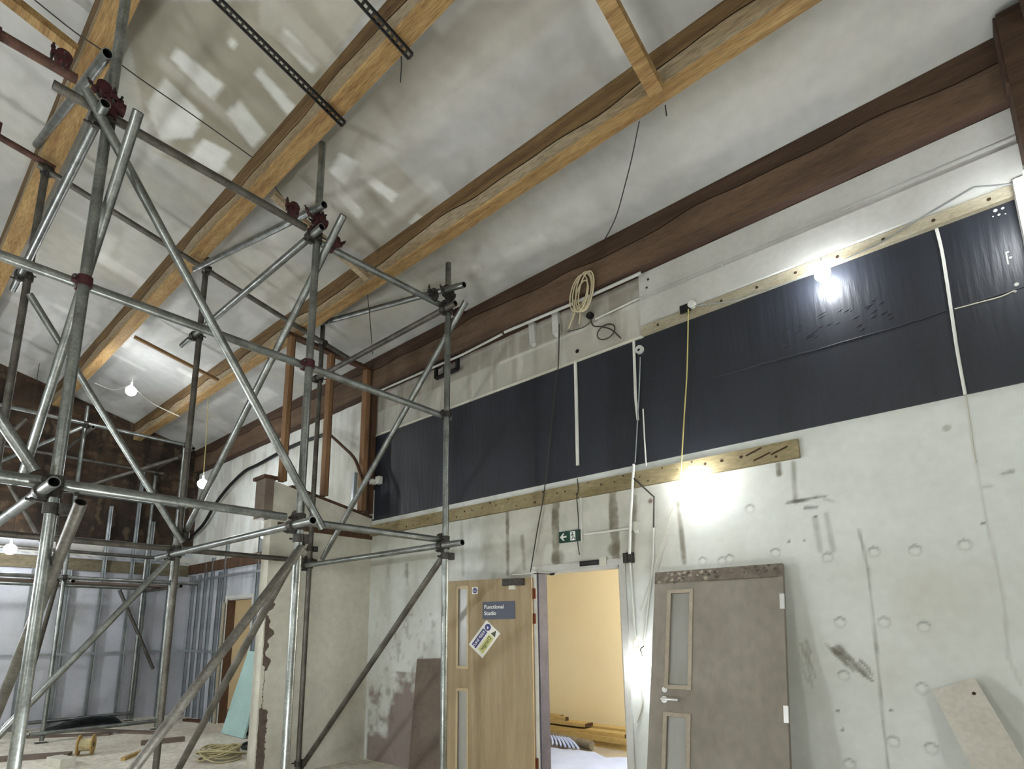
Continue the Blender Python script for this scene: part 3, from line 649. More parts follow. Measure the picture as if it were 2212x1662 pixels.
# right-hand post and rafter
mb = MB(); mb.box(.40, .62, 4.30, D, 4.34, zc(4.45) + .0, WOODD); mb.box(.385, .40, 4.32, D, 4.9, zc(4.45), WOODDR); tag(mb.build('timber_post'), 'dark reddish timber post at the right end of the wall beam', 'post')
mb = MB(); mb.bar((.63, 4.26, zc(4.26) - .13), (.63, 0.5, zc(.5) - .13), .24, .22, WOODD); tag(mb.build('timber_rafter'), 'dark timber rafter in the top right corner running up the slope', 'rafter')
mb = MB(); mb.box(.34, .62, D - .13, D, 3.06, 4.34, WPAINT); struct(mb.build('trim_6'))
# joists / noggins below the beams
def nog(p, q, wd, ht, mt, label, name='ceiling_joist'):
    mb = MB(); mb.bar(p, q, wd, ht, mt); tag(mb.build(name), label, 'joist', None)
def cel(px, py, dz=.06):
    r = ray(px, py); t = (ZC - dz + SC * YC - CAM[2]) / (r[2] + SC * r[1]); return CAM + t * r
def under(px, py, y, dz=0): q = at(px, py, 1, y); return q
a = cel(1418, 196, .345 + .04); d = np.array([0, -1.0, 1.0 * SC]); nog(a + d, a, .10, .07, WOODO, 'orange-brown joist hanging down across the middle beam, its cut end over the beam')
a = cel(165, 112, .36 + .04); nog(a + np.array([-.02, -1.25, 1.25 * SC]), a + np.array([0, -.0, 0]), .09, .06, WOODO, 'tan joist meeting the nearest beam in the top left corner')
nog(cel(290, 728, .375), cel(472, 822, .36), .045, .04, NOG, 'thin wooden batten between the beams beside the bright ceiling lamp', 'ceiling_batten')
nog(cel(590, 420, .385), cel(793, 601, .37), .07, .05, WOODG, 'tan batten between the beams behind the scaffold top rail', 'ceiling_batten')
# perforated cable trays under the second beam
def tray(p, q, label):
    e = empty('cable_tray', tuple((np.array(p) + np.array(q)) / 2), label, 'cable tray', 'cable trays under the beam')
    p = np.array(p); q = np.array(q); d = q - p; L = np.linalg.norm(d); d /= L; s_ = np.cross(d, (0, 0, 1)); s_ /= np.linalg.norm(s_)
    for sg in (-1, 1):
        mb = MB(); mb.bar(p + s_ * sg * .024, q + s_ * sg * .024, .010, .024, BLACK); mb.build('side_rail', e)
    mb = MB(); n = int(L / .04)
    for i in range(n + 1):
        c = p + d * (L * i / n); mb.obox(c, (s_ * .024, d * .008, np.array([0, 0, .003])), CLAMPK)
    mb.build('rungs', e)
a = cel(742, 268, .375); b = cel(462, -8, .375); tray(b, a, 'dark perforated cable tray under the beam, longer one left of centre')
a = cel(887, 122, .375); b = cel(762, -18, .375); tray(b, a, 'dark perforated cable tray under the beam, at the top edge right of the longer one')
# ---- battens on the long wall
mb = MB(); mb.box(-6.42, -1.06, D - .045, D, 2.845, 2.988, PLANK)
for i in range(40):
    x = -6.3 + i * .13 + random.uniform(-.03, .03); z = random.choice((2.88, 2.93, 2.97)); mb.tube([(x, D - .047, z), (x, D - .044, z)], random.uniform(.006, .013), ENDG, 8)
for a, b in ((1636, 975), (1692, 972), (1655, 985)): q = at(a, b, 1, D - .046); mb.bar(q + np.array([-.09, 0, -.02]), q + np.array([.03, 0, .02]), .012, .01, ENDG)
tag(mb.build('wall_batten'), 'long weathered timber batten fixed under the dark band above the doors', 'timber batten')
mb = MB(); mb.box(XL + .03, -6.66, D - .045, D, 2.74, 2.93, STUDD); tag(mb.build('wall_batten'), 'dark timber batten on the wall beyond the pier', 'timber batten')
mb = MB(); mb.box(XL, XL + .045, -3, D - .05, 2.70, 2.92, BATT2); tag(mb.build('wall_batten'), 'timber batten across the far end wall below the brickwork', 'timber batten')
# ================================================================== SCAFFOLDS
XF, XB, YS = -4.03, -6.5, (.69, 2.21, 3.73)
RT = .030
TK = 1.0
def sc_(p):                                    # tower coordinates measured at the far side of the bay, brought to true distance
    p = np.array(p, float); q = CAM + TK * (p - CAM)
    if p[2] < .16: q[2] = p[2]
    return q
def spole(mb, p, q, mt): mb.tube([sc_(p), sc_(q)], RT, mt, 14, hollow=True)
def coupler_mb(mb, p, d1, d2, off, mt):
    """p: point on first tube; d1,d2 unit directions; off vector to the second tube axis"""
    p = sc_(p); d1 = np.array(d1, float) / np.linalg.norm(d1); d2 = np.array(d2, float) / np.linalg.norm(d2); off = np.array(off, float)
    for c, d in ((p, d1), (p + off, d2)):
        mb.tube([c - d * .030, c + d * .030], RT + .012, mt, 12)
        s_ = np.cross(d, off if np.linalg.norm(off) > .01 else (0, 0, 1)); s_ /= np.linalg.norm(s_)
        mb.obox(c + s_ * (RT + .018), (s_ * .014, d * .018, np.cross(s_, d) * .016), mt)
        b_ = c + s_ * (RT + .024); nrm = np.cross(s_, d)
        mb.tube([b_ - nrm * .05, b_ + nrm * .065], .0075, CLAMPK, 6); mb.tube([b_ + nrm * .03, b_ + nrm * .045], .013, mt, 6)
    mb.obox(p + off / 2, (d1 * .022, d2 * .022, np.cross(d1, d2) * .022), mt)
def scaffold(label, tubes, coups, loc, name='scaffold_tower'):
    e = empty(name, loc, label, 'scaffold tower')
    for nm, p, q, mt in tubes:
        mb = MB(); spole(mb, p, q, mt); mb.build(nm, e)
    for c in coups:
        mb = MB(); coupler_mb(mb, *c); mb.build('coupler', e)
    return e
T_ = []; K_ = []; TK = .97
zt = {YS[0]: (6.07, 6.07), YS[1]: (5.81, 5.86), YS[2]: (5.42, 5.64)}
YN = -.85
for y in YS:
    T_.append(('standard', (XF, y, .03), (XF, y, zt[y][0]), STEEL)); T_.append(('standard', (XB, y, .03), (XB, y, zt[y][1]), STEELD))
T_.append(('standard', (XF, YN, .03), (XF, YN, 6.4), STEEL)); T_.append(('standard', (XB, YN, .03), (XB, YN, 6.4), STEEL))
o_ = .05
T_ += [('ledger', (XF - o_, YN - .1, 2.45), (XF - o_, 2.12, 2.45), STEEL), ('ledger', (XF - o_ + .02, 2.28, 2.43), (XF - o_, 3.80, 2.45), STEEL),
       ('ledger', (XF - o_, YN - .1, 3.72), (XF - o_, 3.82, 3.72), STEEL),
       ('ledger', (XF + .03, YN, 5.03), (XF + .03, .50, 5.03), STEELR), ('ledger', (XF - o_, .40, 4.97), (XF - o_, 2.13, 4.95), STEELD), ('ledger', (XF - o_, 2.22, 4.88), (XF - o_, 3.72, 4.93), STEEL),
       ('ledger', (XB - o_, YN, 2.45), (XB - o_, 3.85, 2.45), STEELD), ('ledger', (XB + o_, YN, 6.25), (XB + o_, .75, 6.04), STEELR), ('ledger', (XB + o_, .62, 6.0), (XB + o_, 4.15, 5.28), STEELD)]
for i, y in enumerate(YS):
    yy = y - .055
    T_.append(('transom', (XB - (.06 if i == 2 else .35), yy, 4.86), (-3.86, yy, 4.86), STEELD if i == 2 else STEEL)); T_.append(('transom', (XB - (.4 if i == 1 else .06), yy, 2.385), (-3.74, yy, 2.385), STEEL))
T_.append(('transom', (-6.62, 2.13, 5.73), (-3.80, 2.13, 5.02), STEEL)); T_.append(('transom', (-6.6, 3.66, 5.66), (-3.72, 3.66, 5.0), STEEL)); T_.append(('transom', (-6.6, .60, 6.3), (-3.80, .60, 5.16), STEEL))
T_ += [('diagonal_brace', at(187, 195, 0, XF + .06), at(697, 1142, 0, XF + .06), STEEL), ('diagonal_brace', at(742, 465, 1, YS[1] + .06), at(398, 1155, 1, YS[1] + .06), STEEL),
       ('diagonal_brace', at(1006, 652, 1, YS[2] + .06), at(696, 1208, 1, YS[2] + .06), STEEL), ('diagonal_brace', at(299, 240, 1, YS[0] + .07), at(45, 1040, 1, YS[0] + .07), STEEL),
       ('diagonal_brace', at(64, 636, 0, XB + .05), at(394, 1172, 0, XB + .05), STEEL),
       ('diagonal_brace', at(652, 1182, 0, XF + .06), (XF + .06, .74, .15), STEELD), ('diagonal_brace', at(652, 1172, 1, YS[1] + .06), (-6.42, YS[1] + .06, .06), STEELD),
       ('diagonal_brace', at(364, 1212, 0, XB + .05), (XB + .05, .72, .42), STEEL), ('diagonal_brace', at(964, 1192, 1, YS[2] + .06), (-6.55, YS[2] + .06, .05), STEELD),
       ('diagonal_brace', at(175, 1085, 1, YS[0] + .06), (-6.4, YS[0] + .06, .1), STEELD), ('diagonal_brace', at(-30, 862, 0, XF + .06), at(76, 1018, 0, XF + .06), STEEL)]
X_, Y_, Z_ = (1, 0, 0), (0, 1, 0), (0, 0, 1)
for i, y in enumerate(YS):
    for z in (2.45, 3.72, 4.94):
        K_.append(((XF, y, z), Z_, Y_, (-o_, 0, 0), CLAMPR if (z > 3 and i < 2) else CLAMPK))
    for z in (2.385, 4.86):
        K_.append(((XF, y, z - .0), Z_, X_, (0, -.055, 0), CLAMPK)); K_.append(((XB, y, z), Z_, X_, (0, -.055, 0), CLAMPK))
    K_.append(((XB, y, 2.45), Z_, Y_, (-o_, 0, 0), CLAMPK)); K_.append(((XF + .02, y, 5.02), Y_, X_, (0, -.05, .06), CLAMPR if i < 2 else CLAMPK))
    K_.append(((XB, y, (6.0, 5.69, 5.37)[i]), Z_, Y_, (o_, 0, 0), CLAMPK))
    K_.append(((XF, y, 5.03 + .02 * i), Z_, Y_, (-.01, .05, 0), CLAMPR if i < 2 else CLAMPK)); K_.append(((XF, y, 2.29), Z_, Z_, (0.01, .055, 0), CLAMPK))
    K_.append(((XB, y, 2.6), Z_, Z_, (0, .055, 0), CLAMPK)); K_.append(((XB, y, .12), Z_, Z_, (0, .055, 0), CLAMPK))
K_.append(((XF - .03, 2.0, 5.0), Y_, X_, (0, 0, .05), CLAMPR)); K_.append(((XF - .03, 3.55, 4.95), Y_, X_, (0, 0, .05), CLAMPK)); K_.append(((XF + .03, .42, 5.06), Y_, X_, (0, 0, .06), CLAMPR))
K_.append(((XF - .03, 2.36, 4.9), Y_, Z_, (.07, 0, 0), CLAMPR)); K_.append(((XF - .04, 3.9, 4.93), Y_, Z_, (.05, 0, 0), CLAMPR))
K_.append(((XF + .03, .1, 5.03), Y_, Y_, (0, 0, -.05), CLAMPR)); K_.append(((XB + .05, .3, 6.2), Y_, Y_, (0, 0, -.05), CLAMPR))
for z in (2.45, 3.72, 4.9): K_.append(((XF, YN, z), Z_, Y_, (-o_, 0, 0), CLAMPK))
tower = scaffold('galvanised tube scaffold tower in the foreground, standing before the pier and the dark band', T_, K_, (XF, 2.2, 0))
mb = MB()
for x, y in [(XF, y) for y in YS] + [(XB, y) for y in YS] + [(XF, YN), (XB, YN)]:
    x, y = x * TK, y * TK
    mb = MB(); mb.box(x - .075, x + .075, y - .075, y + .075, 0, .006, STEELD); mb.tube([(x, y, .006), (x, y, .07)], .019, STEELD, 10); mb.build('base_plate', tower)
# second tower close to the far end wall
TK = 1.0
XA, XC, Y2 = -11.0, -12.42, (.70, 2.16, 3.68); T_ = []; K_ = []
for y in Y2:
    T_.append(('standard', (XA, y, .03), (XA, y, 5.25 if y < 3 else 4.98), STEEL)); T_.append(('standard', (XC, y, .03), (XC, y, 4.9 if y < 3 else 4.7), STEEL))
for z in (4.94, 3.79): T_.append(('ledger', (XA + .05, -.4, z), (XA + .05, 3.80, z), STEEL))
for z in (4.69, 3.0): T_.append(('ledger', (XC + .05, -.4, z), (XC + .05, 3.8, z), STEELD))
T_ += [('ledger', (XA + .05, -.4, 2.43), (XA + .05, 4.1, 2.43), STEEL), ('ledger', (XC + .05, -.4, 2.40), (XC + .05, 3.9, 2.40), STEEL),
       ('ledger', (XA + .05, 2.0, .14), (XA + .05, 3.75, .14), STEEL), ('ledger', (XC + .05, 1.9, .14), (XC + .05, 3.7, .14), STEEL)]
for y in Y2:
    T_.append(('transom', (XC - .15, y + .05, 4.83), (XA + .3, y + .05, 4.83), STEELD)); T_.append(('transom', (XC - .15, y + .05, 2.36), (XA + .35, y + .05, 2.36), STEELD))
    for z, x in ((4.94, XA), (3.79, XA), (2.43, XA), (4.69, XC), (2.40, XC)): K_.append(((x, y, z), Z_, Y_, (.05, 0, 0), CLAMPK))
T_ += [('diagonal_brace', (XC, 3.3, 2.36), (XC + .02, 4.0, .9), STEELD), ('diagonal_brace', (XA - .06, .75, 4.8), (XA - .06, 2.1, 2.5), STEELD), ('diagonal_brace', (XA - .06, 3.6, 4.7), (XA - .06, 2.25, 3.9), STEELD),
       ('diagonal_brace', (XA - .1, 2.1, 2.4), (XC, 2.1, .2), STEELD), ('diagonal_brace', (XA - .1, 2.1, 2.5), (XC, 2.1, 4.6), STEELD)]
T_ += [('diagonal_brace', (XA + .08, .2, 2.5), (XA + .08, 1.4, 4.8), STEELD), ('diagonal_brace', (XA + .08, .75, 3.7), (XA + .08, 2.1, 4.85), STEEL)]
t2 = scaffold('tube scaffold tower standing against the far end wall', T_, K_, (XA, 2.2, 0))
for x in (XA, XC):
    for y in Y2:
        mb = MB(); mb.box(x - .075, x + .075, y - .075, y + .075, 0, .006, STEELD); mb.build('base_plate', t2)
for i, x in enumerate((-11.9, -11.66)):
    mb = MB(); mb.box(x - .11, x + .11, 1.2, 3.9, 2.393, 2.428, BOARDB)
    tag(mb.build('scaffold_board'), ('rear', 'front')[i] + ' grey scaffold board lying across the far tower', 'scaffold board', 'boards on the far tower')
# ================================================================== METAL STUDS
def mstud(p, q, label, group, face=1, name='metal_stud'):
    """open C section stud"""
    p = np.array(p, float); q = np.array(q, float); d = q - p; L = np.linalg.norm(d); d /= L
    nrm = np.array([0, -1., 0]) if face == 1 else np.array([1., 0, 0]); s_ = np.cross(d, nrm)
    mb = MB(); c = (p + q) / 2
    mb.obox(c, (d * L / 2, s_ * .030, nrm * .0015), STUDM)
    for sg in (-1, 1): mb.obox(c + s_ * .030 * sg + nrm * .02, (d * L / 2, s_ * .0015, nrm * .02), STUDM)
    mb.obox(c + s_ * .022 + nrm * .039, (d * L / 2, s_ * .008, nrm * .0015), STUDM)
    tag(mb.build(name), label, 'metal stud', group)
ordn = ['first', 'second', 'third', 'fourth', 'fifth', 'sixth', 'seventh', 'eighth', 'ninth', 'tenth', 'eleventh', 'twelfth', 'thirteenth', 'fourteenth']
sx = [-12.4, -12.1, -11.8, -11.5, -11.15, -10.93, -9.62, -9.35, -8.6, -7.9, -7.2]; sh = [2.7, 2.7, 2.9, 3.0, 2.7, 3.2, 3.25, 3.38, 2.7, 3.1, 2.7]
for i, (x, h) in enumerate(zip(sx, sh)):
    mstud((x, D - .01, 0.0), (x, D - .01, h), 'galvanised metal stud on the wall beyond the pier, %s from the far corner' % ordn[i], 'metal studs beyond the pier')
def rail(p, q, label, nrm):
    mb = MB(); mb.bar(p, q, .008, .045, STUDM, up=(0, 0, 1)); tag(mb.build('metal_rail'), label, 'metal rail')
rail((-12.55, D - .055, 2.60), (-6.68, D - .055, 2.60), 'horizontal metal rail above the far doorway', 1)
rail((-12.55, D - .055, 1.22), (-10.9, D - .055, 1.22), 'horizontal metal rail at waist height left of the far doorway', 1)
fy = [-.6, .3, .9, 1.5, 2.05, 2.55, 3.06, 3.52, 3.80, 4.2]; fh = [2.6, 2.6, 2.6, 2.6, 2.7, 2.7, 3.95, 4.75, 3.75, 2.7]
for i, (y, h) in enumerate(zip(fy, fh)):
    mstud((XL + .05, y, 0), (XL + .05, y, h), 'galvanised metal stud on the far end wall, %s from the left' % ordn[i], 'metal studs on the far end wall', 2)
rail((XL + .098, -1.5, 1.22), (XL + .098, 4.5, 1.22), 'horizontal metal rail across the far end wall', 2)
# ================================================================== LEANING THINGS
# spare door leaf leaning on the wall right of the doorway
TL = at(1418, 1240, 1, 4.50); TR = at(1688, 1218, 1, 4.50); BT = np.array([0, 4.06, 0.])
zt_ = (TL[2] + TR[2]) / 2; xl, xr = TL[0] + 0.0, TL[0] + 1.0
dn = np.array([0, 4.06 - 4.50, -zt_]); LL = np.linalg.norm(dn); dn /= LL; ux = np.array([1., 0, 0]); nn = np.cross(dn, ux); nn = nn / np.linalg.norm(nn)
if nn[1] > 0: nn = -nn
dl = empty('door_leaf', (xl + .5, 4.2, 0), 'dusty grey-brown door leaf leaning on the wall right of the open doorway', 'door')
org = np.array([xl, 4.50, zt_])
def lp(px, py): P = hit(px, py, org + nn * T / 2, nn); q = P - org; return float(q @ ux), float(q @ dn)
def dbox(mb, u0, u1, h0, h1, n0, n1, mt): mb.obox(org + ux * (u0 + u1) / 2 + dn * (h0 + h1) / 2 + nn * (n0 + n1) / 2, (ux * (u1 - u0) / 2, dn * (h1 - h0) / 2, nn * (n1 - n0) / 2), mt)
wleaf = lp(1690, 1218)[0]; w_ = max(.95, min(1.02, wleaf))
a = lp(1450, 1283); b = lp(1496, 1483); g1 = (a[0], lp(1490, 1283)[0], a[1], b[1]); a = lp(1463, 1550); g2 = (g1[0], g1[1], a[1], a[1] + .85)
mb = MB(); dbox(mb, 0, g1[0], 0, LL - .01, -T / 2, T / 2, DUSTY); dbox(mb, g1[1], w_, 0, LL - .01, -T / 2, T / 2, DUSTY)
for h0, h1 in ((0, g1[2]), (g1[3], g2[2]), (min(g2[3], LL - .1), LL - .01)): dbox(mb, g1[0], g1[1], h0, h1, -T / 2, T / 2, DUSTY)
dbox(mb, 0, w_, .0, .10, T / 2, T / 2 + .0012, DUSTD); dbox(mb, w_ * .45, w_ - .03, .098, .103, T / 2 + .001, T / 2 + .002, CRACK2)
r_ = np.random.RandomState(31)
for k in range(46):
    cu, ch = (r_.uniform(.03, .55), r_.uniform(.01, .10)) if k < 34 else (r_.uniform(.7, .97), r_.uniform(.0, .06)); rr = r_.uniform(.006, .022); n_s = 9
    ang = np.linspace(0, 2 * PI, n_s + 1)[:-1]; rad = rr * r_.uniform(.5, 1.2, n_s)
    pl = [org + ux * max(.004, min(w_ - .004, cu + a_ * math.cos(t))) + dn * max(.003, ch + a_ * math.sin(t) * .8) + nn * (T / 2 + .0013) for t, a_ in zip(ang, rad)]
    mb.prism(pl, nn * .0005, CRACK2 if k % 3 == 0 or k >= 34 else DUSTL)
mb.build('leaf', dl, base=(xl, 4.2, 0))
mb = MB()
for g in (g1, g2):
    dbox(mb, g[0] - .03, g[0], g[2] - .03, g[3] + .03, T / 2 - .002, T / 2 + .01, DUSTL); dbox(mb, g[1], g[1] + .03, g[2] - .03, g[3] + .03, T / 2 - .002, T / 2 + .01, DUSTL)
    dbox(mb, g[0], g[1], g[2] - .03, g[2], T / 2 - .002, T / 2 + .01, DUSTL); dbox(mb, g[0], g[1], g[3], g[3] + .03, T / 2 - .002, T / 2 + .01, DUSTL)
mb.build('glazing_bead', dl)
for g in (g1, g2): mb = MB(); dbox(mb, g[0], g[1], g[2], g[3], -.006, .006, GLAZ); mb.build('vision_panel', dl)
u, h = lp(1436, 1512); u = max(u, .045); mb = MB()
c = org + ux * u + dn * h; mb.tube([c + nn * .02, c + nn * .032], .026, CHROME, 16); mb.tube([c + nn * .03, c + nn * .075], .010, CHROME, 10)
mb.tube([c + nn * .072 - ux * .005, c + nn * .072 + ux * .13], .010, CHROME, 10); c2 = c - dn * .075; mb.tube([c2 + nn * .02, c2 + nn * .03], .022, CHROME, 14); mb.ball(c2 + nn * .034, .010, CHROME, 8)
mb.build('handle', dl)
for a, b in ((1687, 1300), (1711, 1545)):
    u, h = lp(a, b); u = w_ - .012; mb = MB(); dbox(mb, u - .012, u + .018, h - .055, h + .055, T / 2 - .002, T / 2 + .012, CHROME); mb.build('hinge', dl)
# brown board behind the hung leaf
mb = MB(); th = math.atan2(.10, 1.27); mb.prism([(-5.42, D - .12, 0), (-4.86, D - .12, 0), (-4.84, D - .03, 1.28), (-5.41, D - .03, 1.25)], (0, .02, 0), BOARDB)
tag(mb.build('leaning_board'), 'low brown board leaning on the wall left of the hung door', 'board')
# pale board at the right
A = at(2013, 1492, 1, 4.50); B = at(2105, 1464, 1, 4.52); Cc = at(2100, 1662, 1, 4.30); Dd = at(2195, 1662, 1, 4.32)
dir1 = (Cc - A); dir1 /= np.linalg.norm(dir1); dir2 = dir1; k1 = (A[2] - .005) / -dir1[2]
a2 = A + dir1 * k1; b2 = B + (a2 - A) + np.array([.02, 0, 0]); b2[2] = max(.0, b2[2])
n_ = np.cross(B - A, dir1); n_ /= np.linalg.norm(n_); n_ = n_ if n_[1] > 0 else -n_
mb = MB(); mb.prism([A, B, b2, a2], n_ * .028, BOARDW); q = at(2104, 1499, 1, 4.48); mb.tube([q + n_ * .015, q - n_ * .004 * 1], .01, ENDG, 8)
tag(mb.build('leaning_board'), 'pale narrow board leaning crookedly on the wall at the right edge', 'board')
# teal board by the far doorway
mb = MB(); A = at(530, 1412, 1, 4.42); a2 = at(498, 1590, 1, 4.2)
mb.prism([(A[0], 4.46, 1.27), (A[0] + .60, 4.46, 1.27), (A[0] + .62, 4.2, 0.01), (A[0] - .16, 4.2, .01)], (0, .03, 0), TEAL)
tag(mb.build('teal_board'), 'pale teal board leaning between the far doorway and the pier', 'board')
# low rubble-coloured lump and board bottom right, cut by the frame
# ================================================================== WALL FITTINGS
# exit sign
c = [at(a, b, 1, D - .03) for a, b in ((1207, 1150), (1254, 1146), (1255, 1168), (1208, 1172))]; cz = (c[0][2] + c[2][2]) / 2; cx0, cx1 = c[0][0], c[1][0]; hh = .055
ex = empty('exit_sign', ((cx0 + cx1) / 2, D, cz - hh), 'green and white emergency exit sign with left arrow above the doorway', 'exit sign')
mb = MB(); mb.box(cx0, cx1, D - .03, D, cz - hh, cz + hh, SIGNGR); mb.build('panel', ex)
yf = D - .0315; W_ = cx1 - cx0
def pp(u, v): return (cx0 + W_ * u, yf, cz - hh + 2 * hh * v)
mb = MB(); mb.prism([pp(.05, .5), pp(.2, .82), pp(.27, .82), pp(.18, .58), pp(.36, .58), pp(.36, .42), pp(.18, .42), pp(.27, .16), pp(.2, .16)], (0, .002, 0), LETW); mb.build('arrow', ex)
mb = MB(); mb.prism([pp(.53, .1), pp(.76, .1), pp(.76, .9), pp(.53, .9)], (0, .0015, 0), LETW)
mb.ball(pp(.63, .76), .008, SIGNGR, 8); 
for a, b in (((.63, .68), (.66, .42)), ((.66, .42), (.60, .18)), ((.66, .42), (.72, .3)), ((.72, .3), (.74, .16)), ((.63, .64), (.57, .5)), ((.63, .64), (.71, .56))): mb.bar(np.array(pp(*a)) + (0, -.001, 0), np.array(pp(*b)) + (0, -.001, 0), .003, .006, SIGNGR, up=(1, 0, .3))
mb.build('running_figure', ex)
mb = MB(); mb.box(cx1 + .004, cx1 + .012, D - .035, D, cz - hh - .01, cz + .5, WHITEP); tag(mb.build('white_trunking'), 'thin white trunking rising beside the exit sign', 'trunking')
def conduit(name, px, y, r, mt, label, rect=False, cat='conduit', n=1):
    pts = wpx(px, y); mb = MB()
    if rect:
        for i in range(len(pts) - 1): mb.bar(pts[i], pts[i + 1], r * 2, r * 1.4, mt, up=(0, 1, 0))
    else: mb.tube(pts if n == 1 else smooth_path(pts, n), r, mt, 8)
    return tag(mb.build(name), label, cat)
conduit('white_conduit', [(1262, 1155), (1360, 1142)], D - .015, .012, WHITEP, 'short horizontal white conduit from the exit sign to the round box')
conduit('white_conduit', [(1369, 1003), (1362, 1120), (1360, 1197)], D - .06, .013, WHITEP, 'vertical white conduit from the dark band down to the grey junction box')
conduit('white_conduit', [(1361, 1215), (1366, 1290), (1372, 1378)], D - .03, .010, WHITEP, 'white conduit running down beside the door frame under the junction box', )
conduit('dark_conduit', [(1368, 1033), (1413, 1074), (1412, 1140)], D - .06, .008, DARKC, 'dark bent conduit leaving the white conduit at the batten')
conduit('white_conduit', [(1412, 1141), (1411, 1206), (1400, 1310), (1392, 1380)], D - .012, .008, WHITEP, 'slim white conduit below the dark bent conduit')
conduit('white_trunking', [(1243, 783), (1248, 1006)], D - .03, .014, WHITEP, 'white strip of trunking hanging down the dark band, left one', True, 'trunking')
conduit('white_trunking', [(1369, 737), (1373, 860), (1378, 908)], D - .03, .011, WHITEP, 'white strip of trunking beside the round socket on the dark band', True, 'trunking')
conduit('grey_cable', [(1383, 772), (1380, 860), (1372, 1000)], D - .05, .006, STUDM, 'grey cable dropping from the round socket on the dark band', False, 'cable')
conduit('white_cable', [(1389, 884), (1392, 945), (1396, 1008)], D - .03, .007, WHITEP, 'short white cable ending on the dark band right of the grey cable', False, 'cable')
conduit('white_conduit', [(815, 847), (1000, 766), (1085, 722)], D - .145, .014, WPAINT, 'white conduit under the wall beam left of the scaffold corner')
conduit('white_conduit', [(1090, 718), (1240, 655), (1384, 590)], D - .145, .016, WPAINT, 'white conduit under the wall beam behind the coiled cable')
conduit('white_conduit', [(1286, 690), (1384, 643)], D - .02, .010, WHITEP, 'white conduit sloping up from the round black socket', )
q = at(1375, 1138, 1, D); mb = MB(); mb.tube([q, q + np.array([0, -.03, 0])], .045, WPAINT, 18); mb.tube([q + np.array([0, -.03, 0]), q + np.array([0, -.034, 0])], .03, PLAST, 14); mb.obox(q + np.array([0.01, -.02, -.05]), ((.016, 0, 0), (0, .014, 0), (0, 0, .014)), WHITEP)
tag(mb.build('conduit_box'), 'round white conduit box right of the exit sign', 'junction box')
q = at(1361, 1206, 1, D); mb = MB(); mb.box(q[0] - .045, q[0] + .045, D - .05, D, q[2] - .045, q[2] + .045, CLAMPK); mb.box(q[0] - .004, q[0] + .004, D - .055, D - .05, q[2] - .045, q[2] + .045, BLACK); mb.box(q[0] - .075, q[0] - .045, D - .03, D - .01, q[2] - .005, q[2] + .015, WHITEP)
tag(mb.build('junction_box'), 'small grey square junction box at the top right of the door frame', 'junction box')
q = at(1484, 666, 1, D - .085); mb = MB(); mb.box(q[0] - .06, q[0] + .035, D - .10, D - .08, q[2] - .035, q[2] + .035, BLACK); mb.tube([q + np.array([.05, .01, .01]), q + np.array([.05, -.03, .01])], .032, WHITEP, 16)  # black block stands for the dark inside of the square hole
tag(mb.build('cable_outlet'), 'cable outlet with dark square hole and round white cap on the white box-out', 'cable outlet')
q = at(1383, 757, 1, D - .014); mb = MB(); mb.tube([q, q + np.array([0, -.03, 0])], .04, WPAINT, 18); mb.tube([q + np.array([0, -.03, -.008]), q + np.array([0, -.034, -.008])], .012, BLACK, 10)
tag(mb.build('round_socket'), 'round white socket at the top of the dark band', 'socket')
q = at(1277, 684, 1, D); mb = MB(); mb.tube([q, q + np.array([0, -.04, 0])], .035, BLACK, 18); mb.tube([q + np.array([0, -.04, 0.01]), q + np.array([0, -.045, .01])], .02, CLAMPK, 14)
tag(mb.build('round_socket'), 'round black socket under the wall beam', 'socket')
q = at(1247, 759, 1, D); mb = MB(); mb.tube([q + np.array([0, .02, 0]), q + np.array([0, -.003, 0])], .022, BLACK, 12); tag(mb.build('drilled_hole'), 'small round black grommet above the left trunking', 'grommet')
for nm, l in (('left', ((1150, 697), (1153, 744))), ('right', ((1200, 674), (1203, 722)))):
    a, b = wpx(l, D - .025); mb = MB(); mb.bar(a, b, .075, .05, WPAINT, up=(0, 1, 0)); mb.ball(b, .034, WPAINT, 10); tag(mb.build('plaster_dab'), nm + ' one of two upright white plaster dabs under the wall beam', 'plaster block', 'plaster dabs')
# speaker bracket: two black square frames on an arm
e = empty('bracket', tuple(at(966, 795, 1, D)), 'black bracket with two square frames on the wall behind the scaffold corner', 'bracket')
for (a, b, s_) in ((952, 800, .085), (978, 788, .085)):
    q = at(a, b, 1, D - .08); mb = MB()
    for dx, dz, hx, hz in ((-s_, 0, .018, s_), (s_, 0, .018, s_), (0, s_, s_, .018), (0, -s_, s_, .018)): mb.box(q[0] + dx - hx, q[0] + dx + hx, q[1] - .02, q[1] + .02, q[2] + dz - hz, q[2] + dz + hz, BLACK)
    mb.build('square_frame', e)
q = at(945, 790, 1, D - .04); q2 = at(985, 775, 1, D - .04); mb = MB(); mb.bar(q, q2, .04, .05, CLAMPR); mb.bar(q, q + np.array([0, .04, 0]), .06, .06, CLAMPR); mb.build('arm', e)
# motion sensor
q = at(806, 1043, 1, D - .06) + np.array([.05, -.02, 0]); mb = MB(); mb.tube([q + np.array([-.03, 0, -.03]), q + np.array([-.03, 0, .02])], .05, WHITEP, 14); mb.ball(q + np.array([-.03, 0, .02]), .045, WHITEP, 12, (1, 1, .6)); mb.box(q[0] + .04, q[0] + .12, D - .09, D - .03, q[2] - .04, q[2] + .06, WHITEP); mb.bar(q, q + np.array([.06, 0, .01]), .03, .03, WHITEP)
tag(mb.build('motion_sensor'), 'small white motion sensor at the left end of the dark band', 'sensor')
conduit('white_cable', [(808, 1060), (806, 1122)], D - .02, .008, WHITEP, 'thin white cable below the motion sensor', False, 'cable')
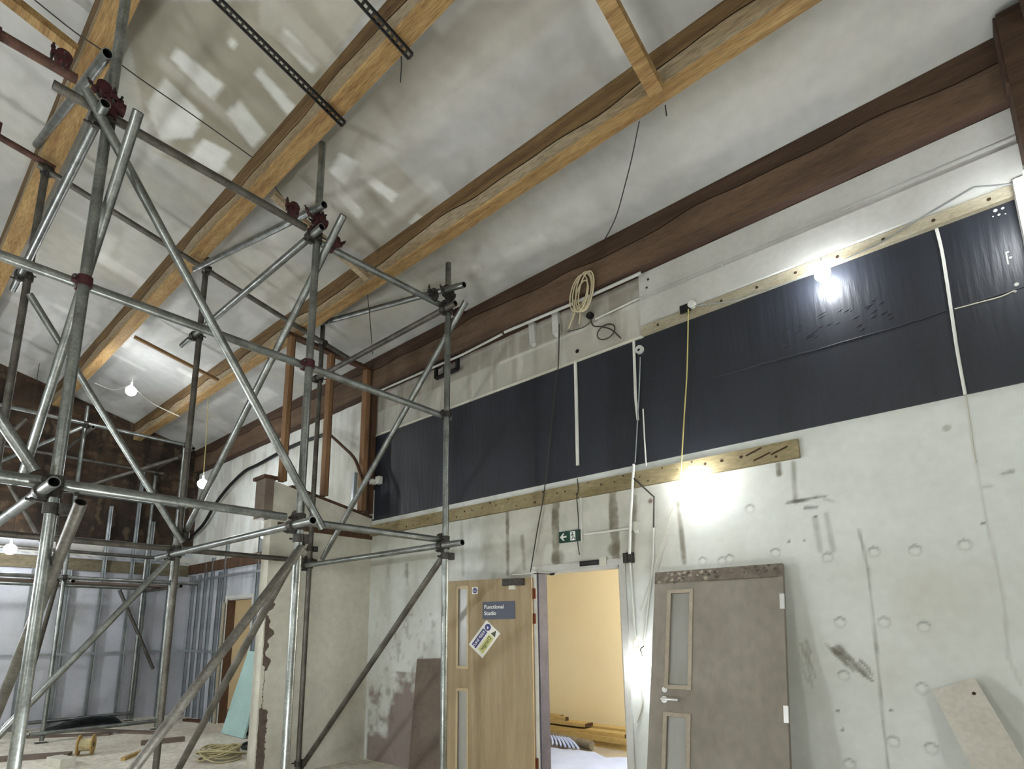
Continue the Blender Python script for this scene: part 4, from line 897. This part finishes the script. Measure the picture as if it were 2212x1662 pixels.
# cables
cable('dark_cable', wpx([(1208, 700), (1206, 790), (1198, 850), (1178, 1045), (1160, 1150), (1146, 1236)], D - .07), .006, DARKC, 'long dark cable hanging from the wall beam to the door corner')
cable('dark_cable', wpx([(1247, 1034), (1249, 1060), (1246, 1075), (1250, 1130), (1248, 1170), (1252, 1199)], D - .055), .005, DARKC, 'dark cable drooping over the batten past the exit sign')
cable('dark_cable', wpx([(1276, 690), (1282, 704), (1300, 706), (1320, 712), (1335, 725), (1341, 731)], D - .05), .007, DARKC, 'dark cable curling away from the round black socket')
mb = MB(); q = at(1309, 717, 1, D - .04); mb.tube([q + np.array([.10 * math.cos(t), 0, .075 * math.sin(t)]) for t in np.linspace(0, 2 * PI, 22)[:-1]], .006, DARKC, 7, closed=True); tag(mb.build('cable_loop'), 'small dark cable loop hanging below the wall beam', 'cable')
cable('dark_cable', wpx([(1226, 716), (1245, 712), (1262, 706), (1275, 695)], D - .03), .004, DARKC, 'thin dark wire sagging between the coiled cable and the black socket')
e = empty('coiled_cable', tuple(at(1226, 716, 1, D - .1)), 'coiled cream cable hanging on the wall beam', 'cable')
for k, (a, b, rx, rz, ro) in enumerate(((1250, 633, .10, .19, -.25), (1257, 632, .11, .2, -.2), (1262, 630, .10, .21, -.1), (1266, 628, .085, .2, -.22), (1256, 640, .07, .16, -.3))):
    q = at(a, b, 1, D - .16 - .008 * k); mb = MB()
    mb.tube([q + np.array([rx * math.cos(t) * math.cos(ro) - rz * math.sin(t) * math.sin(ro), 0, rx * math.cos(t) * math.sin(ro) + rz * math.sin(t) * math.cos(ro)]) for t in np.linspace(0, 2 * PI, 26)[:-1]], .0075, CREAM, 7, closed=True); mb.build('loop', e)
for l in ([(1262, 648), (1245, 670), (1228, 710)], [(1240, 648), (1238, 680), (1238, 690)], [(1252, 664), (1253, 680), (1251, 700)], [(1274, 640), (1262, 655), (1250, 664)]):
    mb = MB(); mb.tube(smooth_path(wpx(l, D - .12), 5), .0075, CREAM, 7); mb.build('tail', e)
cable('yellow_cable', wpx([(1487, 668), (1484, 800), (1478, 900), (1472, 1000), (1468, 1048)], D - .10), .0058, YELL, 'yellow cable hanging from the cable outlet to the lamp on the batten')
cable('grey_cable', wpx([(1468, 1050), (1455, 1095), (1430, 1175), (1422, 1202), (1400, 1270), (1383, 1322)], D - .07), .006, PLAST, 'grey cable slanting from the batten lamp down towards the small lamp')
cable('white_cable', wpx([(2023, 495), (2034, 540), (2044, 600), (2056, 680), (2068, 760), (2085, 853)], D - .025), .010, WHITEP, 'white cable running down the dark band near its right end')
cable('grey_cable', wpx([(2085, 853), (2093, 900), (2102, 965), (2108, 1000)], D - .006), .004, PLAST, 'thin grey cable continuing down the white wall near the right edge')
cable('grey_cable', wpx([(1500, 661), (1590, 650), (1700, 612), (1775, 585), (1900, 525), (2000, 465), (2105, 404), (2205, 396)], D - .095), .0045, STUDM, 'festoon cable strung along the white box-out to the bright lamp', n=1)
cable('festoon_wire', [cel(75, 0, .2), cel(160, 68, .42), cel(215, 105, .42), cel(300, 168, .3), cel(430, 258, .2), cel(545, 340, .06)], .005, DARKC, 'thin wire strung under the ceiling between the first two beams', 'wire')
cable('festoon_wire', [cel(590, 400), cel(625, 445), cel(665, 500)], .005, DARKC, 'thin wire behind the scaffold standard below the second beam', 'wire')
cable('hanging_wire', [at(1381, 262, 1, 3.44), at(1365, 340, 1, 3.6), at(1350, 400, 1, 3.8), at(1330, 470, 1, 4.1), at(1304, 522, 1, 4.42)], .005, DARKC, 'thin wire drooping from the middle beam to the wall beam', 'wire')
cable('hanging_wire', [at(794, 638, 1, 3.45), at(800, 700, 1, 3.6), at(805, 765, 1, 3.9)], .005, DARKC, 'thin wire hanging from the middle beam behind the scaffold corner', 'wire')
cable('hanging_wire', [at(1437, 228, 1, 3.44), at(1440, 250, 1, 3.44)], .005, DARKC, 'tiny wire end sticking out below the middle beam', 'wire')
cable('hanging_wire', [at(866, 118, 1, 2.2), at(867, 140, 1, 2.2), at(865, 178, 1, 2.2)], .004, DARKC, 'short frayed wire hanging at the end of the right cable tray', 'wire')
cable('black_hose', wpx([(405, 1168), (438, 1135), (462, 1095), (478, 1072), (498, 1048), (530, 1018), (560, 1003), (630, 965), (704, 938)], D - .09), .030, BLACK, 'thick black cable bundle sagging along the wall beyond the pier')
cable('brown_hose', [at(716, 942, 1, 4.5), at(742, 966, 1, 4.45), at(765, 990, 1, 4.34), at(778, 1022, 1, 4.33), at(788, 1050, 1, 4.33)], .022, STUDD, 'dark brown hose curving down beside the thick stud')
cable('festoon_wire', [cel(205, 828, .25), cel(245, 842, .22), at(283, 832, 1, 2.42)], .006, WHITEP, 'pale wire left of the bright ceiling lamp', 'wire')
cable('festoon_wire', [at(292, 840, 1, 2.46), at(330, 872, 1, 3.0), cel(388, 900, .40)], .008, WHITEP, 'pale wire right of the bright ceiling lamp running to the beam', 'wire')
cable('hanging_wire', [cel(450, 858, .345), at(446, 940, 1, 3.39), at(439, 1034, 1, 3.38)], .006, YELL, 'pale yellow wire holding the hanging bulb beyond the scaffold', 'wire')
cable('white_cable', wpx([(1374, 1378), (1368, 1392), (1372, 1408), (1380, 1396), (1372, 1425), (1380, 1450)], D - .06), .006, CREAM, 'tangled white cable at the foot of the conduit beside the small lamp')
cable('grey_cable', wpx([(1383, 1470), (1388, 1500), (1386, 1530), (1376, 1562)], D - .02), .006, PLAST, 'grey cable tail curving down the wall below the small lamp')
# ================================================================== LAMPS
def point(name, loc, pw, col, r):
    l = bpy.data.lights.new(name, 'POINT'); l.energy = pw; l.color = col; l.shadow_soft_size = r
    o = bpy.data.objects.new(name, l); C.objects.link(o); o.location = loc; return o
def festoon(loc, pw, col, label, r=.05, wallside=False, strength=60, name='festoon_lamp'):
    """hanging lampholder with a glowing bulb; the light leaves from the bulb"""
    loc = np.array(loc, float); e = empty(name, tuple(loc), label, 'lamp')
    mb = MB(); mb.tube([loc + (0, 0, r * .8), loc + (0, 0, r * 1.9)], [.020, .014], WHITEP, 12); mb.tube([loc + (0, 0, r * 1.9), loc + (0, 0, r * 2.5)], .006, WHITEP, 8); mb.build('lampholder', e)
    mb = MB(); mb.ball(loc, r, emis('bulb_%s' % ('cool' if col[2] > .9 else 'warm'), col, strength), 16)
    b = mb.build('bulb', e); b.visible_shadow = True
    b.visible_shadow = False if False else True
    l = point('bulb_light', tuple(loc - np.array([0, 0, 0])), pw, col, r * 1.02); l.parent = e; l.location = (0, 0, 0)
    return e
def L_(px, py, y): return at(px, py, 1, y)
festoon(L_(1493, 1034, D - .13), 4.5, COOL, 'bright bulb glowing on the timber batten above the leaning door', .055)
festoon(L_(1777, 592, D - .15), 7, COOL, 'bright bulb glowing at the top edge of the dark band', .055)
festoon(L_(1388, 1440, D - .10), .55, NEUT, 'small bright bulb on the wall between the doorway and the leaning door', .045)
festoon(L_(283, 845, 2.42), 16, COOL, 'bright bulb close to the ceiling beyond the scaffold', .075)
festoon(L_(438, 1046, 3.38), 30, NEUT, 'bare bulb hanging on a wire beyond the scaffold', .075)
festoon(at(22, 1187, 0, -11.9), 40, NEUT, 'bright bulb at the left edge near the far end wall', .085)
festoon(L_(571, 1156, 3.35), 6, COOL, 'bright bulb behind the outer edge of the pier', .05)
festoon(at(2222, 398, 1, 4.20), 3, COOL, 'bulb glaring at the right edge by the timber post', .05)
for nm, (loc, pw, col, r) in LAMPS.items():  # builds the unseen fill lamps and their added wires
    festoon(loc, pw, col, {'cam_left': 'unseen fill lamp left of and behind the viewpoint', 'cam_back': 'unseen fill lamp added behind the viewpoint', 'cam_right': 'unseen fill lamp added right of the viewpoint', 'cam_far': 'unseen fill lamp added in the far left corner'}[nm], r, name='fill_lamp')
    cable('hanging_wire', [(loc[0], loc[1], loc[2] + r * 2.3), (loc[0], loc[1], zc(loc[1]) - .01)], .005, DARKC, 'wire holding the ' + nm.replace('cam_', '') + ' fill lamp added out of view', 'wire', n=1)
fx, fy_ = -2.9, 1.15  # unseen floor light added to brighten the pier and lower wall
e = empty('floor_fill_lamp', (fx, fy_, 0), 'unseen fill light added on a short stand on the floor before the scaffold', 'lamp')
mb = MB(); mb.tube([(fx, fy_, .02), (fx, fy_, .46)], .014, BLACK, 10); mb.build('pole', e)
for k in range(3): a_ = k * 2.094; mb = MB(); mb.tube([(fx, fy_, .16), (fx + .17 * math.cos(a_), fy_ + .17 * math.sin(a_), .012)], .010, BLACK, 8); mb.build('leg', e)
mb = MB(); mb.ball((fx, fy_, .55), .06, emis('bulb_cool', COOL, 60), 16); mb.build('bulb', e)
mb = MB(); mb.tube([(fx, fy_, .455), (fx, fy_, .495)], [.02, .032], BLACK, 12); mb.build('lampholder', e)
l = point('bulb_light', (0, 0, .55), 165, NEUT, .065); l.parent = e; l.location = (0, 0, .55)
festoon((-2.15, 6.1, 2.0), 1150, WARM, 'warm bulb in the back room right of the doorway', .06, name='back_room_lamp')
festoon((-9.0, 6.6, 2.5), 50, WARM, 'warm bulb in the back room behind the far doorway', .06, name='back_room_lamp')
for a, b, l in (((-2.15, 6.1, 2.0 + .14), (-2.15, 6.1, 2.895), 'wire of the nearer back room lamp'), ((-9.0, 6.6, 2.5 + .14), (-9.0, 6.6, 2.895), 'wire of the farther back room lamp')): cable('hanging_wire', [a, b], .005, DARKC, l, 'wire', n=1)
q = L_(1388, 1440, D - .10); cable('festoon_wire', [q + np.array([0, 0, .10]), q + np.array([-.03, .04, .14]), q + np.array([-.03, .095, .16])], .005, DARKC, 'short wire holding the small bulb on the wall', 'wire')
q = L_(571, 1156, 3.35); cable('festoon_wire', [(q[0], q[1], q[2] + .12), (q[0] + .2, q[1] + .1, q[2] + .10), (-6.66, 3.5, q[2] + .12)], .005, DARKC, 'thin wire running from the pier bulb to the pier', 'wire')
q = at(22, 1187, 0, -11.9); cable('hanging_wire', [(q[0], q[1], q[2] + .2), (q[0], q[1], zc(q[1]) - .01)], .005, DARKC, 'wire holding the bulb at the left edge', 'wire', n=1)
# ================================================================== FLOOR CLUTTER
def fl(px, py, z=0.): return at(px, py, 2, z)
q = fl(478, 1640); e = empty('coiled_rope', (q[0], q[1], 0), 'yellow rope coiled in a heap on the floor left of the pier', 'rope'); r_ = np.random.RandomState(4)
for k in range(16):
    rr = r_.uniform(.10, .26); c = q + np.array([r_.uniform(-.05, .05), r_.uniform(-.05, .05), .03 + .13 * (1 - rr / .3) + r_.uniform(0, .03)]); ax = r_.uniform(-.35, .35); ay = r_.uniform(-.35, .35)
    mb = MB(); mb.tube([c + np.array([rr * math.cos(t), rr * math.sin(t), max(-c[2] + .012, rr * (ax * math.cos(t) + ay * math.sin(t)))]) for t in np.linspace(0, 2 * PI, 24)[:-1]], .010, ROPE, 6, closed=True); mb.build('loop', e)
q = fl(183, 1632); e = empty('cable_reel', (q[0], q[1], 0), 'small pale cable reel standing on the floor at the left', 'reel')
for s_ in (-.07, .07):
    mb = MB(); c = q + np.array([s_ * .5, s_, .13]); d = np.array([.45, .9, 0]) * .008; mb.tube([c - d, c + d], .13, PALE, 24); mb.tube([c - d * 1.3, c + d * 1.3], .03, BLACK, 14); mb.build('flange', e)
mb = MB(); mb.tube([q + np.array([-.03, -.06, .13]), q + np.array([.03, .06, .13])], .08, ROPE, 20); mb.build('drum', e)
q = np.array([-12.15, 2.95, 0.]); mb = MB(); n1, n2 = 26, 10; vs = []; r_ = np.random.RandomState(9)
for i in range(n1):
    for j in range(n2):
        u = i / (n1 - 1); v_ = j / (n2 - 1); hgt = .22 * math.sin(PI * v_) * (.25 + .75 * u * (1.6 - u) ) * (math.sin(PI * min(1, u * 1.02)) ** .4 + .02); vs.append((q[0] + (v_ - .5) * .5 + r_.uniform(-.02, .02), q[1] - .55 + u * 1.1, .01 + hgt + r_.uniform(0, .02)))
mb.add(vs, [(i * n2 + j, (i + 1) * n2 + j, (i + 1) * n2 + j + 1, i * n2 + j + 1) for i in range(n1 - 1) for j in range(n2 - 1)], POLY, True); o = mb.build('black_polythene'); o.modifiers.new('s', 'SOLIDIFY').thickness = .008
tag(o, 'crumpled black polythene on the floor against the far end wall', 'polythene')
mb = MB(); q = fl(553, 1618); mb.tube(smooth_path([q + np.array([-.5, .25, .03]), q + np.array([-.2, -.1, .03]), q + np.array([.1, -.1, .03]), q + np.array([.3, .3, .04])], 6), .025, BLACK, 8); tag(mb.build('black_hose'), 'black hose curled on the floor at the foot of the teal board', 'hose')
def offcut(px, py, L, wd, ht, ang, mt, label):
    q = fl(px, py); d = np.array([math.cos(ang), math.sin(ang), 0]) * L / 2; mb = MB(); mb.bar(q - d + (0, 0, ht / 2 + .001), q + d + (0, 0, ht / 2 + .001), wd, ht, mt); tag(mb.build('timber_offcut'), label, 'offcut', 'offcuts on the floor')
offcut(352, 1606, .55, .11, .06, 1.3, BOARDB, 'short brown timber offcut on the floor right of the scaffold foot')
offcut(262, 1583, 1.6, .16, .03, .5, BOARDB, 'long flat plank on the floor behind the first scaffold foot')
offcut(140, 1592, 1.3, .12, .03, .9, BOARDB, 'flat plank on the floor near the far end wall')
offcut(300, 1630, .8, .05, .04, 2.4, PALE, 'thin pale batten on the floor beside the brown offcut')
offcut(60, 1640, .9, .2, .04, 1.1, BOARDB, 'grey plank on the floor below the cable reel')
offcut(130, 1655, .35, .16, .1, .2, PLAST, 'pale block on the floor at the foot of the far tower')
offcut(420, 1560, .5, .1, .04, .3, STUDD, 'dark timber offcut near the wall beyond the pier')
offcut(520, 1585, .9, .07, .03, .05, STUDD, 'dark timber strip across the threshold of the far doorway')
# parented lights follow; strip helper properties
for o in bpy.data.objects:
    if '_b' in o: del o['_b']
bpy.context.view_layer.update()
